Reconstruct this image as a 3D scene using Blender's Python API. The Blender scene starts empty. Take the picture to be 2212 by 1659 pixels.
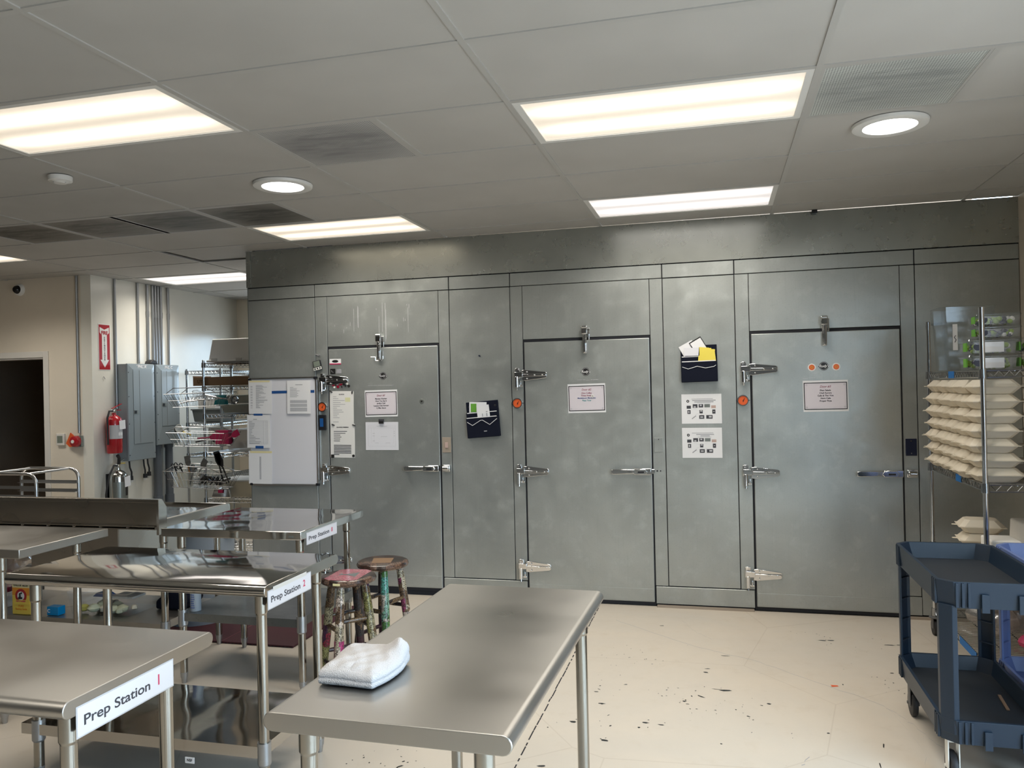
import bpy, bmesh, math, random
from mathutils import Vector, Matrix, Euler
R = math.radians
random.seed(7)
SC = bpy.context.scene
COL = SC.collection

# ---------------------------------------------------------------- camera, world, exposure
H = 2.817           # ceiling height
WY = 3.32           # front face of the cooler wall
cam_d = bpy.data.cameras.new('camera'); cam = bpy.data.objects.new('camera', cam_d); COL.objects.link(cam)
cam_d.sensor_fit = 'HORIZONTAL'; cam_d.sensor_width = 36.0; cam_d.lens = 36.0*1715.5/2212
cam_d.clip_start = 0.05; cam_d.clip_end = 100
_yaw, _pit, _rol = -0.252614, 0.0034498, -0.0220748
_f = Vector((math.sin(_yaw)*math.cos(_pit), math.cos(_yaw)*math.cos(_pit), math.sin(_pit)))
_r = Vector((math.cos(_yaw), -math.sin(_yaw), 0)); _u = _r.cross(_f)
_r2 = math.cos(_rol)*_r + math.sin(_rol)*_u; _u2 = -math.sin(_rol)*_r + math.cos(_rol)*_u
_m = Matrix((( _r2.x, _u2.x, -_f.x), (_r2.y, _u2.y, -_f.y), (_r2.z, _u2.z, -_f.z))).to_4x4()
_m.translation = Vector((0.8176, -2.588, 1.635)); cam.matrix_world = _m
SC.camera = cam

world = bpy.data.worlds.new('world'); SC.world = world; world.use_nodes = True
_wt = world.node_tree; _bg = _wt.nodes['Background']
_tc = _wt.nodes.new('ShaderNodeTexCoord'); _sp = _wt.nodes.new('ShaderNodeSeparateXYZ'); _mr = _wt.nodes.new('ShaderNodeMapRange'); _cr = _wt.nodes.new('ShaderNodeValToRGB')
_wt.links.new(_tc.outputs['Generated'], _sp.inputs[0]); _wt.links.new(_sp.outputs[2], _mr.inputs[0]); _mr.inputs[1].default_value = -0.25; _mr.inputs[2].default_value = 0.25
_cr.color_ramp.elements[0].color = (0.34, 0.345, 0.35, 1); _cr.color_ramp.elements[0].position = 0.45; _cr.color_ramp.elements[1].color = (0.66, 0.84, 1.0, 1); _cr.color_ramp.elements[1].position = 0.55
_wt.links.new(_mr.outputs[0], _cr.inputs[0]); _wt.links.new(_cr.outputs[0], _bg.inputs[0]); _bg.inputs[1].default_value = 9.5
SC.view_settings.view_transform = 'Standard'; SC.view_settings.look = 'None'
SC.view_settings.exposure = 0.17; SC.view_settings.gamma = 1.0; SC.view_settings.use_curve_mapping = False
SC.cycles.sample_clamp_indirect = 4.0; SC.cycles.blur_glossy = 0.6; SC.cycles.caustics_reflective = False; SC.cycles.caustics_refractive = False
LAMP_W = 14.0       # each fluorescent troffer
DOWN_W = 3.0        # each round downlight

# daylight enters through the shop window in the right wall and the high window of the alcove
def portal(name, loc, rot, sx, sy):
    l = bpy.data.lights.new(name, 'AREA'); l.shape = 'RECTANGLE'; l.size = sx; l.size_y = sy; l.cycles.is_portal = True
    o = bpy.data.objects.new(name, l); o.location = loc; o.rotation_euler = rot; COL.objects.link(o); return o
portal('daylight_portal', (2.80, -1.9, 1.25), (0, R(90), 0), 2.3, 4.4)
portal('daylight_portal', (-4.17, 6.38, 1.95), (R(-90), 0, 0), 1.15, 0.95)

# ---------------------------------------------------------------- materials
MATS = {}
def nt(name):
    m = bpy.data.materials.new(name); m.use_nodes = True; MATS[name] = m
    t = m.node_tree; return m, t, t.nodes['Principled BSDF']
def simple(name, col, rough=0.5, metal=0.0, spec=0.5, trans=0.0, alpha=1.0, emit=None, es=0.0, ior=1.45, coat=0.0):
    m, t, b = nt(name)
    b.inputs['Base Color'].default_value = (*col, 1); b.inputs['Roughness'].default_value = rough
    b.inputs['Metallic'].default_value = metal; b.inputs['Specular IOR Level'].default_value = spec
    b.inputs['Transmission Weight'].default_value = trans; b.inputs['Alpha'].default_value = alpha; b.inputs['IOR'].default_value = ior
    b.inputs['Coat Weight'].default_value = coat
    if emit: b.inputs['Emission Color'].default_value = (*emit, 1); b.inputs['Emission Strength'].default_value = es
    return m
def N(t, kind, **kw):
    n = t.nodes.new(kind)
    for k, v in kw.items():
        if k.startswith('i_'): n.inputs[k[2:].replace('_', ' ')].default_value = v
        else: setattr(n, k, v)
    return n
def ramp(t, stops, fac=None, interp='LINEAR'):
    n = t.nodes.new('ShaderNodeValToRGB'); cr = n.color_ramp; cr.interpolation = interp
    while len(cr.elements) < len(stops): cr.elements.new(0.5)
    for e, (p, c) in zip(cr.elements, stops): e.position = p; e.color = (*c, 1) if len(c) == 3 else c
    if fac is not None: t.links.new(fac, n.inputs[0])
    return n
def coords(t, scale=(1, 1, 1), kind='Object'):
    tc = t.nodes.new('ShaderNodeTexCoord'); mp = t.nodes.new('ShaderNodeMapping'); mp.inputs['Scale'].default_value = scale
    t.links.new(tc.outputs[kind], mp.inputs[0]); return mp.outputs[0]
def noise(t, vec, scale, detail=4, rough=0.6, dist=0.0):
    n = N(t, 'ShaderNodeTexNoise'); n.inputs['Scale'].default_value = scale; n.inputs['Detail'].default_value = detail
    n.inputs['Roughness'].default_value = rough; n.inputs['Distortion'].default_value = dist
    if vec is not None: t.links.new(vec, n.inputs['Vector'])
    return n.outputs['Fac']
def mix(t, a, b, f, mode='MIX'):
    n = t.nodes.new('ShaderNodeMix'); n.data_type = 'RGBA'; n.blend_type = mode
    for s, v in ((n.inputs[6], a), (n.inputs[7], b), (n.inputs[0], f)):
        if hasattr(v, 'links') or hasattr(v, 'is_linked'): t.links.new(v, s)
        elif isinstance(v, (int, float)): s.default_value = v
        else: s.default_value = (*v, 1)
    return n.outputs[2]
def maprange(t, v, a, b, c, d):
    n = t.nodes.new('ShaderNodeMapRange'); t.links.new(v, n.inputs[0])
    for i, x in enumerate((a, b, c, d)): n.inputs[i+1].default_value = x
    return n.outputs[0]
def bump(t, h, strength, dist, b):
    n = t.nodes.new('ShaderNodeBump'); n.inputs['Strength'].default_value = strength; n.inputs['Distance'].default_value = dist
    t.links.new(h, n.inputs['Height']); t.links.new(n.outputs[0], b.inputs['Normal']); return n

def galvanised(name, c1, c2, r1=0.30, r2=0.46, metal=0.8, fine=1.0):
    m, t, b = nt(name); v = coords(t)
    n1 = noise(t, v, 1.3, 4, 0.55, 0.6); n2 = noise(t, v, 9, 4, 0.6); n3 = noise(t, v, 90, 3, 0.6)
    base = mix(t, c1, c2, maprange(t, n1, 0.3, 0.7, 0, 1))
    base = mix(t, base, tuple(min(1, x*1.35) for x in c2), maprange(t, n2, 0.55, 0.8, 0, 0.55*max(fine, 0.12)))
    base = mix(t, base, tuple(x*0.7 for x in c1), maprange(t, n3, 0.55, 0.75, 0, 0.35*fine))
    # vertical brushing and a few small dark dings
    vs = coords(t, (60, 60, 1.2)); n4 = noise(t, vs, 2.0, 3)
    base = mix(t, base, tuple(x*0.82 for x in c1), maprange(t, n4, 0.55, 0.8, 0, 0.3*fine))
    t.links.new(base, b.inputs['Base Color'])
    b.inputs['Metallic'].default_value = metal
    t.links.new(maprange(t, n2, 0.3, 0.75, r1, r2), b.inputs['Roughness'])
    bump(t, noise(t, v, 1.6, 1, 0.4), 0.10, 0.02, b)
    return m
galvanised('cooler_metal', (0.345, 0.365, 0.352), (0.47, 0.495, 0.478), 0.28, 0.44, 0.55, 0.6)
galvanised('fascia_metal', (0.355, 0.37, 0.345), (0.46, 0.48, 0.45), 0.26, 0.31, 0.75, 0.0)
galvanised('galvanised_shelf', (0.19, 0.205, 0.21), (0.26, 0.275, 0.28), 0.30, 0.42, 0.9)
def stainless(name, col, rough, wave=0.0, wscale=2.5, metal=1.0, streak=0.06):
    m, t, b = nt(name); v = coords(t)
    n1 = noise(t, v, 2.2, 2, 0.5); vs = coords(t, (1.5, 90, 90)); n2 = noise(t, vs, 3, 3)
    base = mix(t, col, tuple(x*0.86 for x in col), maprange(t, n1, 0.35, 0.75, 0, 1)); t.links.new(base, b.inputs['Base Color'])
    b.inputs['Metallic'].default_value = metal
    a = N(t, 'ShaderNodeMath', operation='ADD'); t.links.new(maprange(t, n1, 0.3, 0.8, rough*0.75, rough*1.35), a.inputs[0]); t.links.new(maprange(t, n2, 0.35, 0.75, 0, streak), a.inputs[1])
    t.links.new(a.outputs[0], b.inputs['Roughness'])
    if wave: bump(t, noise(t, v, wscale, 1, 0.4), wave, 0.02, b)
    return m
stainless('steel_mirror', (0.60, 0.585, 0.56), 0.055, 0.35, 3.2, streak=0.02)
stainless('steel_satin', (0.53, 0.51, 0.475), 0.36, 0.10, 2.0, streak=0.0)
stainless('steel_dull', (0.50, 0.46, 0.41), 0.30, 0.08, 3.0, streak=0.0)
stainless('steel_tube', (0.42, 0.40, 0.36), 0.13)
simple('chrome', (0.80, 0.81, 0.82), 0.07, 1.0); simple('chrome_wire', (0.36, 0.37, 0.38), 0.22, 1.0); simple('chrome_post', (0.60, 0.61, 0.62), 0.12, 1.0)
simple('aluminium', (0.62, 0.62, 0.62), 0.28, 1.0); simple('grey_galv_pipe', (0.40, 0.41, 0.42), 0.33, 0.85)
simple('black_gap', (0.012, 0.013, 0.018), 0.7); simple('black_rubber', (0.02, 0.02, 0.022), 0.55); simple('black_plastic', (0.015, 0.016, 0.02), 0.35)
simple('black_cloth', (0.006, 0.008, 0.018), 0.85, spec=0.2); simple('white_plastic', (0.80, 0.80, 0.78), 0.35); simple('white_trim', (0.74, 0.71, 0.66), 0.45)
simple('paper', (0.80, 0.80, 0.81), 0.6, spec=0.3); simple('paper_warm', (0.78, 0.77, 0.74), 0.6, spec=0.3); simple('paper_laminated', (0.74, 0.74, 0.78), 0.22)
simple('paper_pink', (0.71, 0.66, 0.70), 0.3); simple('ink', (0.05, 0.05, 0.06), 0.6); simple('ink_grey', (0.34, 0.34, 0.36), 0.6); simple('ink_pale', (0.52, 0.52, 0.54), 0.6); simple('ink_red', (0.62, 0.05, 0.13), 0.5)
simple('ink_wine', (0.30, 0.08, 0.12), 0.5); simple('ink_teal', (0.04, 0.28, 0.30), 0.5); simple('ink_blue', (0.08, 0.12, 0.30), 0.5)
simple('board_white', (0.72, 0.72, 0.76), 0.25); simple('tape_blue', (0.012, 0.075, 0.26), 0.6); simple('tape_bright', (0.01, 0.14, 0.42), 0.6)
simple('red_paint', (0.42, 0.012, 0.02), 0.25, coat=0.5); simple('red_sign', (0.40, 0.02, 0.03), 0.35); simple('orange_dial', (0.78, 0.13, 0.035), 0.3)
simple('panel_grey', (0.255, 0.30, 0.325), 0.32, 0.0, coat=0.3); simple('panel_dark', (0.15, 0.155, 0.14), 0.45); simple('pvc_grey', (0.115, 0.13, 0.15), 0.45)
simple('bin_grey', (0.30, 0.34, 0.38), 0.5); simple('lens_screen', (0.02, 0.10, 0.30), 0.2); simple('lcd_grey', (0.20, 0.23, 0.19), 0.3)
simple('yellow_note', (0.80, 0.66, 0.10), 0.6); simple('yellow_pale', (0.70, 0.70, 0.42), 0.6); simple('magnet_red', (0.30, 0.008, 0.03), 0.3); simple('magnet_black', (0.02, 0.02, 0.02), 0.3)
simple('cardboard', (0.22, 0.135, 0.075), 0.75); simple('carton_white', (0.66, 0.64, 0.60), 0.6); simple('moulded_fibre', (0.72, 0.65, 0.53), 0.7, spec=0.25)
simple('foam_white', (0.78, 0.76, 0.71), 0.6); simple('towel_white', (0.86, 0.84, 0.84), 0.95, spec=0.1)
simple('cart_blue', (0.011, 0.024, 0.044), 0.40); simple('cart_floor', (0.020, 0.026, 0.034), 0.55); simple('cart_lilac', (0.17, 0.24, 0.50), 0.35); simple('caster_grey', (0.13, 0.13, 0.13), 0.5)
simple('rear_wall_dark', (0.16, 0.15, 0.14), 0.5); simple('wood_strip', (0.27, 0.17, 0.11), 0.7); simple('green_label', (0.13, 0.36, 0.04), 0.5); simple('green_leaf', (0.20, 0.30, 0.03), 0.5); simple('berry_dark', (0.03, 0.03, 0.05), 0.4)
simple('box_yellow', (0.82, 0.60, 0.10), 0.45); simple('box_cream', (0.80, 0.72, 0.40), 0.45); simple('box_orange', (0.75, 0.30, 0.04), 0.45); simple('box_blue', (0.0, 0.22, 0.50), 0.4); simple('bag_wine', (0.17, 0.01, 0.03), 0.3)
simple('mat_red', (0.050, 0.006, 0.012), 0.75); simple('mat_seam', (0.13, 0.04, 0.048), 0.7); simple('ceramic_white', (0.80, 0.79, 0.74), 0.3); simple('lemon', (0.62, 0.60, 0.16), 0.5)
simple('lettuce', (0.62, 0.64, 0.46), 0.6); simple('garlic', (0.70, 0.64, 0.50), 0.6); simple('tub_milky', (0.85, 0.85, 0.84), 0.35); simple('tub_grey', (0.15, 0.17, 0.17), 0.4); simple('tub_cream', (0.55, 0.52, 0.42), 0.4); simple('handle_black', (0.01, 0.01, 0.012), 0.3)
simple('pink_plastic', (0.55, 0.03, 0.12), 0.35); simple('amber_plastic', (0.40, 0.17, 0.03), 0.35); simple('teal_plastic', (0.01, 0.22, 0.24), 0.35); simple('yellow_plastic', (0.75, 0.55, 0.06), 0.35); simple('camera_black', (0.005, 0.006, 0.008), 0.08)
simple('dark_wood_floor', (0.16, 0.11, 0.075), 0.6); simple('bright_led', (1, 1, 1), 0.5, emit=(1.0, 0.98, 0.95), es=6.0); simple('bottle_steel', (0.52, 0.51, 0.48), 0.16, 1.0)
simple('switch_beige', (0.36, 0.30, 0.24), 0.4); simple('switch_pink', (0.52, 0.38, 0.33), 0.4); simple('plate_steel', (0.28, 0.30, 0.28), 0.35, 0.7); simple('navy_plate', (0.012, 0.016, 0.04), 0.35)

def thin_clear(name, col, a, rough=0.12, milky=False):
    # clear moulded plastic sheet: see-through with a glossy skin
    m, t, b = nt(name); t.nodes.remove(b); out = t.nodes['Material Output']
    tr = N(t, 'ShaderNodeBsdfTransparent'); tr.inputs[0].default_value = (*col, 1)
    gl = N(t, 'ShaderNodeBsdfPrincipled' if milky else 'ShaderNodeBsdfGlossy'); gl.inputs[0].default_value = (*[min(1, c*0.95) for c in col], 1); gl.inputs['Roughness'].default_value = rough
    fr = N(t, 'ShaderNodeLayerWeight'); pw = N(t, 'ShaderNodeMath', operation='POWER'); t.links.new(fr.outputs['Facing'], pw.inputs[0]); pw.inputs[1].default_value = 4.0
    ad = N(t, 'ShaderNodeMath', operation='MULTIPLY_ADD', use_clamp=True); t.links.new(pw.outputs[0], ad.inputs[0]); ad.inputs[1].default_value = 0.6; ad.inputs[2].default_value = a + .03
    mx = N(t, 'ShaderNodeMixShader'); t.links.new(ad.outputs[0], mx.inputs[0]); t.links.new(tr.outputs[0], mx.inputs[1]); t.links.new(gl.outputs[0], mx.inputs[2]); t.links.new(mx.outputs[0], out.inputs[0])
    return m
thin_clear('clear_plastic', (0.97, 0.98, 0.99), 0.05, 0.15); thin_clear('milky_plastic', (0.88, 0.88, 0.87), 0.50, 0.25, True); thin_clear('smoky_plastic', (0.86, 0.88, 0.89), 0.04, 0.1); thin_clear('clear_bag', (0.9, 0.88, 0.88), 0.22, 0.18)
thin_clear('window_glass', (0.95, 0.98, 1.0), 0.02, 0.02)

def ceiling_mat():
    m, t, b = nt('ceiling_tile'); v = coords(t)
    c = mix(t, (0.53, 0.522, 0.50), (0.475, 0.468, 0.447), maprange(t, noise(t, v, 1.1, 3), 0.35, 0.65, 0, 1)); t.links.new(c, b.inputs['Base Color'])
    b.inputs['Roughness'].default_value = 0.75; bump(t, noise(t, v, 160, 2), 0.15, 0.001, b)
ceiling_mat(); simple('ceiling_grid', (0.48, 0.475, 0.455), 0.5)
def wall_mat(name, c, rough=0.42):
    m, t, b = nt(name); v = coords(t)
    k = mix(t, c, tuple(x*0.94 for x in c), maprange(t, noise(t, v, 2.2, 4), 0.35, 0.7, 0, 1)); t.links.new(k, b.inputs['Base Color'])
    b.inputs['Roughness'].default_value = rough; bump(t, noise(t, v, 5, 4), 0.12, 0.01, b)
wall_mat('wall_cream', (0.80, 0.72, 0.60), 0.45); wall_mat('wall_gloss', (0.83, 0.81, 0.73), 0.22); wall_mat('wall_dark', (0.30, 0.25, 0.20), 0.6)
def floor_mat():
    m, t, b = nt('floor_coating'); v = coords(t)
    n1 = noise(t, v, 0.9, 5, 0.6, 0.5); n2 = noise(t, v, 6, 6, 0.7)
    c = mix(t, (0.675, 0.59, 0.485), (0.61, 0.55, 0.47), maprange(t, n1, 0.35, 0.65, 0, 1))
    c = mix(t, c, (0.55, 0.46, 0.35), maprange(t, n2, 0.55, 0.85, 0, 0.45))
    # chips and scuffs: sharp dark flecks gathered in patches
    vs = coords(t, (1, 1.5, 1)); fl = noise(t, vs, 34, 4, 0.7, 1.2); patch = noise(t, v, 1.7, 3, 0.6)
    mul = N(t, 'ShaderNodeMath', operation='MULTIPLY'); t.links.new(maprange(t, fl, 0.715, 0.73, 0, 1), mul.inputs[0]); t.links.new(maprange(t, patch, 0.47, 0.60, 0, 1), mul.inputs[1])
    c = mix(t, c, (0.045, 0.038, 0.035), mul.outputs[0])
    # faint hair scratches
    sc = N(t, 'ShaderNodeTexVoronoi', feature='DISTANCE_TO_EDGE'); sc.inputs['Scale'].default_value = 0.8; t.links.new(v, sc.inputs['Vector'])
    c = mix(t, c, (0.42, 0.34, 0.26), maprange(t, sc.outputs['Distance'], 0.0, 0.0035, 0.35, 0))
    t.links.new(c, b.inputs['Base Color']); t.links.new(maprange(t, n2, 0.3, 0.7, 0.30, 0.46), b.inputs['Roughness'])
    bump(t, n2, 0.08, 0.004, b)
floor_mat()
def perforated(name, face, hole, dirt, amount, ring=False):
    m, t, b = nt(name); v = coords(t)
    vo = N(t, 'ShaderNodeTexVoronoi'); vo.inputs['Scale'].default_value = 95; vo.inputs['Randomness'].default_value = 0.0; t.links.new(v, vo.inputs['Vector'])
    c = mix(t, hole, face, maprange(t, vo.outputs['Distance'], 0.30, 0.42, 0, 1))
    st = coords(t, (0.7, 2.6, 1)); nn = noise(t, st, 3.4, 6, 0.62, 1.3)
    sp = N(t, 'ShaderNodeTexGradient', gradient_type='SPHERICAL'); mp = coords(t, (2.6, 3.2, 1)); t.links.new(mp, sp.inputs[0])
    mul = N(t, 'ShaderNodeMath', operation='MULTIPLY'); t.links.new(maprange(t, nn, 0.34, 0.60, 0.25, 1), mul.inputs[0]); t.links.new(maprange(t, sp.outputs['Fac'], 0.0, 0.45, 0, amount), mul.inputs[1])
    t.links.new(mix(t, c, dirt, mul.outputs[0]), b.inputs['Base Color']); b.inputs['Roughness'].default_value = 0.5
perforated('vent_face', (0.50, 0.50, 0.49), (0.16, 0.16, 0.17), (0.12, 0.12, 0.13), 0.65); perforated('vent_pale', (0.60, 0.63, 0.60), (0.20, 0.21, 0.21), (0.16, 0.17, 0.18), 0.55)
perforated('vent_dirty', (0.26, 0.25, 0.225), (0.10, 0.095, 0.085), (0.030, 0.027, 0.023), 1.0)
def lens_mat(name, warm):
    # the prismatic lens of a two-tube troffer, bright along the tubes
    m, t, b = nt(name); tc = N(t, 'ShaderNodeTexCoord'); sp = N(t, 'ShaderNodeSeparateXYZ'); t.links.new(tc.outputs['Object'], sp.inputs[0])
    def mth(op, a, c=None):
        n = N(t, 'ShaderNodeMath', operation=op)
        for i, x in enumerate((a, c)):
            if x is None: continue
            if isinstance(x, (int, float)): n.inputs[i].default_value = x
            else: t.links.new(x, n.inputs[i])
        return n.outputs[0]
    ay = mth('ABSOLUTE', sp.outputs[1]); d = mth('DIVIDE', mth('SUBTRACT', ay, 0.125), 0.062); band = mth('POWER', 2.718, mth('MULTIPLY', mth('MULTIPLY', d, d), -1.0))
    ax = mth('ABSOLUTE', sp.outputs[0]); ends = maprange(t, ax, 0.44, 0.585, 1, 0.12)
    s = mth('ADD', mth('MULTIPLY', mth('MULTIPLY', band, ends), 1.4), 0.60)
    b.inputs['Base Color'].default_value = (0.5, 0.5, 0.48, 1); b.inputs['Roughness'].default_value = 0.3
    b.inputs['Emission Color'].default_value = (*warm, 1); t.links.new(s, b.inputs['Emission Strength'])
lens_mat('lens_warm', (1.0, 0.86, 0.68)); lens_mat('lens_neutral', (1.0, 0.90, 0.80)); lens_mat('lens_cool', (1.0, 0.93, 0.90))
def decoupage(name, cols, scale, off):
    m, t, b = nt(name); tc = N(t, 'ShaderNodeTexCoord'); mp = N(t, 'ShaderNodeMapping'); mp.inputs['Location'].default_value = (off, off*1.7, off*0.6); t.links.new(tc.outputs['Object'], mp.inputs[0])
    vo = N(t, 'ShaderNodeTexVoronoi', distance='CHEBYCHEV'); vo.inputs['Scale'].default_value = scale; t.links.new(mp.outputs[0], vo.inputs['Vector'])
    sp = N(t, 'ShaderNodeSeparateColor'); t.links.new(vo.outputs['Color'], sp.inputs[0])
    n = len(cols); r = ramp(t, [(i/n, c) for i, c in enumerate(cols)], sp.outputs[0], 'CONSTANT')
    n2 = noise(t, mp.outputs[0], scale*7, 4, 0.7, 1.5)
    c = mix(t, r.outputs[0], (0.018, 0.012, 0.010), maprange(t, n2, 0.47, 0.53, 0, 0.85))
    c = mix(t, c, (0.62, 0.55, 0.42), maprange(t, n2, 0.68, 0.71, 0, 0.6))
    t.links.new(c, b.inputs['Base Color']); b.inputs['Roughness'].default_value = 0.22
decoupage('collage_brown', [(0.07, 0.035, 0.025), (0.13, 0.08, 0.055), (0.035, 0.02, 0.015), (0.18, 0.10, 0.065), (0.10, 0.065, 0.06)], 16, 0.3)
decoupage('collage_dark', [(0.02, 0.012, 0.012), (0.10, 0.05, 0.03), (0.05, 0.015, 0.03), (0.16, 0.10, 0.05), (0.03, 0.03, 0.04)], 13, 2.3)
decoupage('collage_cream', [(0.55, 0.46, 0.38), (0.62, 0.52, 0.44), (0.30, 0.06, 0.14), (0.16, 0.10, 0.06), (0.48, 0.42, 0.30)], 11, 4.1)
decoupage('collage_lime', [(0.26, 0.25, 0.09), (0.40, 0.36, 0.22), (0.28, 0.02, 0.05), (0.07, 0.02, 0.07), (0.16, 0.10, 0.05)], 11, 6.2)
decoupage('collage_teal', [(0.10, 0.34, 0.28), (0.20, 0.38, 0.28), (0.50, 0.45, 0.38), (0.14, 0.06, 0.10), (0.08, 0.20, 0.06)], 12, 8.0)
decoupage('collage_magenta', [(0.36, 0.01, 0.12), (0.28, 0.01, 0.10), (0.42, 0.03, 0.16)], 18, 1.0)
decoupage('collage_pink', [(0.72, 0.22, 0.28), (0.66, 0.26, 0.30), (0.78, 0.34, 0.38)], 40, 1.0)
def terry():
    m, t, b = nt('terry'); v = coords(t); n = noise(t, v, 420, 3, 0.7)
    b.inputs['Base Color'].default_value = (0.72, 0.70, 0.70, 1); b.inputs['Roughness'].default_value = 0.95; b.inputs['Specular IOR Level'].default_value = 0.1
    bump(t, n, 0.8, 0.004, b)
terry()
def mat_rubber():
    m, t, b = nt('mat_rubber'); v = coords(t)
    vo = N(t, 'ShaderNodeTexVoronoi'); vo.inputs['Scale'].default_value = 38; vo.inputs['Randomness'].default_value = 0; t.links.new(v, vo.inputs['Vector'])
    t.links.new(mix(t, (0.006, 0.002, 0.003), (0.050, 0.006, 0.012), maprange(t, vo.outputs['Distance'], 0.30, 0.42, 0, 1)), b.inputs['Base Color']); b.inputs['Roughness'].default_value = 0.7
mat_rubber()

# ---------------------------------------------------------------- mesh builder
class MB:
    def __init__(s): s.v = []; s.f = []; s.m = []; s.M = Matrix.Identity(4)
    def add(s, vs, fs, m=0):
        o = len(s.v); s.v += [tuple(s.M @ Vector(p)) for p in vs]; s.f += [tuple(i+o for i in f) for f in fs]; s.m += [m]*len(fs); return s
    def box(s, x0, x1, y0, y1, z0, z1, m=0):
        return s.add([(x0,y0,z0),(x1,y0,z0),(x1,y1,z0),(x0,y1,z0),(x0,y0,z1),(x1,y0,z1),(x1,y1,z1),(x0,y1,z1)],
            [(0,3,2,1),(4,5,6,7),(0,1,5,4),(1,2,6,5),(2,3,7,6),(3,0,4,7)], m)
    def frust(s, c, w0, d0, w1, d1, z0, z1, m=0, off=(0, 0)):
        x, y = c; X, Y = x+off[0], y+off[1]
        return s.add([(x-w0/2,y-d0/2,z0),(x+w0/2,y-d0/2,z0),(x+w0/2,y+d0/2,z0),(x-w0/2,y+d0/2,z0),(X-w1/2,Y-d1/2,z1),(X+w1/2,Y-d1/2,z1),(X+w1/2,Y+d1/2,z1),(X-w1/2,Y+d1/2,z1)],
            [(0,3,2,1),(4,5,6,7),(0,1,5,4),(1,2,6,5),(2,3,7,6),(3,0,4,7)], m)
    def cyl(s, p0, p1, r0, r1=None, n=16, caps=True, m=0):
        r1 = r0 if r1 is None else r1; p0 = Vector(p0); p1 = Vector(p1); d = (p1-p0).normalized()
        a = Vector((0,0,1)) if abs(d.z) < .9 else Vector((1,0,0)); u = d.cross(a).normalized(); w = d.cross(u)
        vs = [tuple(p + (u*math.cos(2*math.pi*i/n) + w*math.sin(2*math.pi*i/n))*r) for p, r in ((p0, r0), (p1, r1)) for i in range(n)]
        fs = [(i, i+n, (i+1)%n+n, (i+1)%n) for i in range(n)]
        if caps: fs += [tuple(range(n)), tuple(range(2*n-1, n-1, -1))]
        return s.add(vs, fs, m)
    def tube(s, pts, r, n=8, m=0, closed=False):
        pts = [Vector(p) for p in pts]; k = len(pts); rings = []; prev = None
        for i, p in enumerate(pts):
            a = pts[(i-1) % k] if (closed or i > 0) else p; b = pts[(i+1) % k] if (closed or i < k-1) else p
            d = (b-a).normalized()
            if prev is None:
                q = Vector((0,0,1)) if abs(d.z) < .9 else Vector((1,0,0)); u = d.cross(q).normalized()
            else: u = (prev - d*prev.dot(d)).normalized()
            prev = u; w = d.cross(u); rr = r[i] if isinstance(r, (list, tuple)) else r
            rings += [tuple(p + (u*math.cos(2*math.pi*j/n) + w*math.sin(2*math.pi*j/n))*rr) for j in range(n)]
        fs = []
        for i in range(k if closed else k-1):
            for j in range(n): fs.append((i*n+j, i*n+(j+1)%n, ((i+1)%k)*n+(j+1)%n, ((i+1)%k)*n+j))
        if not closed: fs += [tuple(range(n-1, -1, -1)), tuple(range((k-1)*n, k*n))]
        return s.add(rings, fs, m)
    def lathe(s, prof, c=(0,0,0), n=24, m=0, axis='Z'):
        vs = []; fs = []; k = len(prof)
        for i in range(n):
            a = 2*math.pi*i/n
            for r, h in prof:
                p = (r*math.cos(a), r*math.sin(a), h)
                if axis == 'Y': p = (p[0], -h, p[1])     # grows towards -y (out of the cooler wall)
                if axis == 'X': p = (h, p[0], p[1])
                vs.append((c[0]+p[0], c[1]+p[1], c[2]+p[2]))
        for i in range(n):
            for j in range(k-1): fs.append((i*k+j, ((i+1)%n)*k+j, ((i+1)%n)*k+j+1, i*k+j+1))
        return s.add(vs, fs, m)
    def prism(s, poly, a, b, axis='Y', m=0):
        # poly in the plane normal to the axis; axis Y -> (x,z), axis X -> (y,z), axis Z -> (x,y)
        def P(p, t): return {'Y': (p[0], t, p[1]), 'X': (t, p[0], p[1]), 'Z': (p[0], p[1], t)}[axis]
        k = len(poly); vs = [P(p, a) for p in poly] + [P(p, b) for p in poly]
        fs = [(i, (i+1)%k, (i+1)%k+k, i+k) for i in range(k)] + [tuple(range(k-1, -1, -1)), tuple(range(k, 2*k))]
        return s.add(vs, fs, m)
    def quad(s, a, b, c, d, m=0): return s.add([a, b, c, d], [(0, 1, 2, 3)], m)
    def build(s, name, mats, parent=None, smooth=False, bevel=0.0, seg=2, sub=0, keep=False, flip=False):
        me = bpy.data.meshes.new(name); vs = s.v; o = bpy.data.objects.new(name, me)
        loc = Vector((0, 0, 0))
        if parent is None and not keep and vs:
            xs = [p[0] for p in vs]; ys = [p[1] for p in vs]; zs = [p[2] for p in vs]
            loc = Vector(((min(xs)+max(xs))/2, (min(ys)+max(ys))/2, min(zs)))
            vs = [(p[0]-loc.x, p[1]-loc.y, p[2]-loc.z) for p in vs]
        me.from_pydata(vs, [], s.f); me.validate()
        bm = bmesh.new(); bm.from_mesh(me); bmesh.ops.recalc_face_normals(bm, faces=bm.faces); bm.to_mesh(me); bm.free()
        if isinstance(mats, str): mats = [mats]
        for mm in mats: me.materials.append(MATS[mm])
        if len(mats) > 1 and len(me.polygons) == len(s.m): me.polygons.foreach_set('material_index', s.m)
        if smooth: me.polygons.foreach_set('use_smooth', [True]*len(me.polygons)); me.set_sharp_from_angle(angle=R(38))
        me.update(); o.location = loc; COL.objects.link(o)
        if parent is not None: o.parent = parent
        if bevel:
            b = o.modifiers.new('bevel', 'BEVEL'); b.width = bevel; b.segments = seg; b.limit_method = 'ANGLE'; b.angle_limit = R(40)
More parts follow.
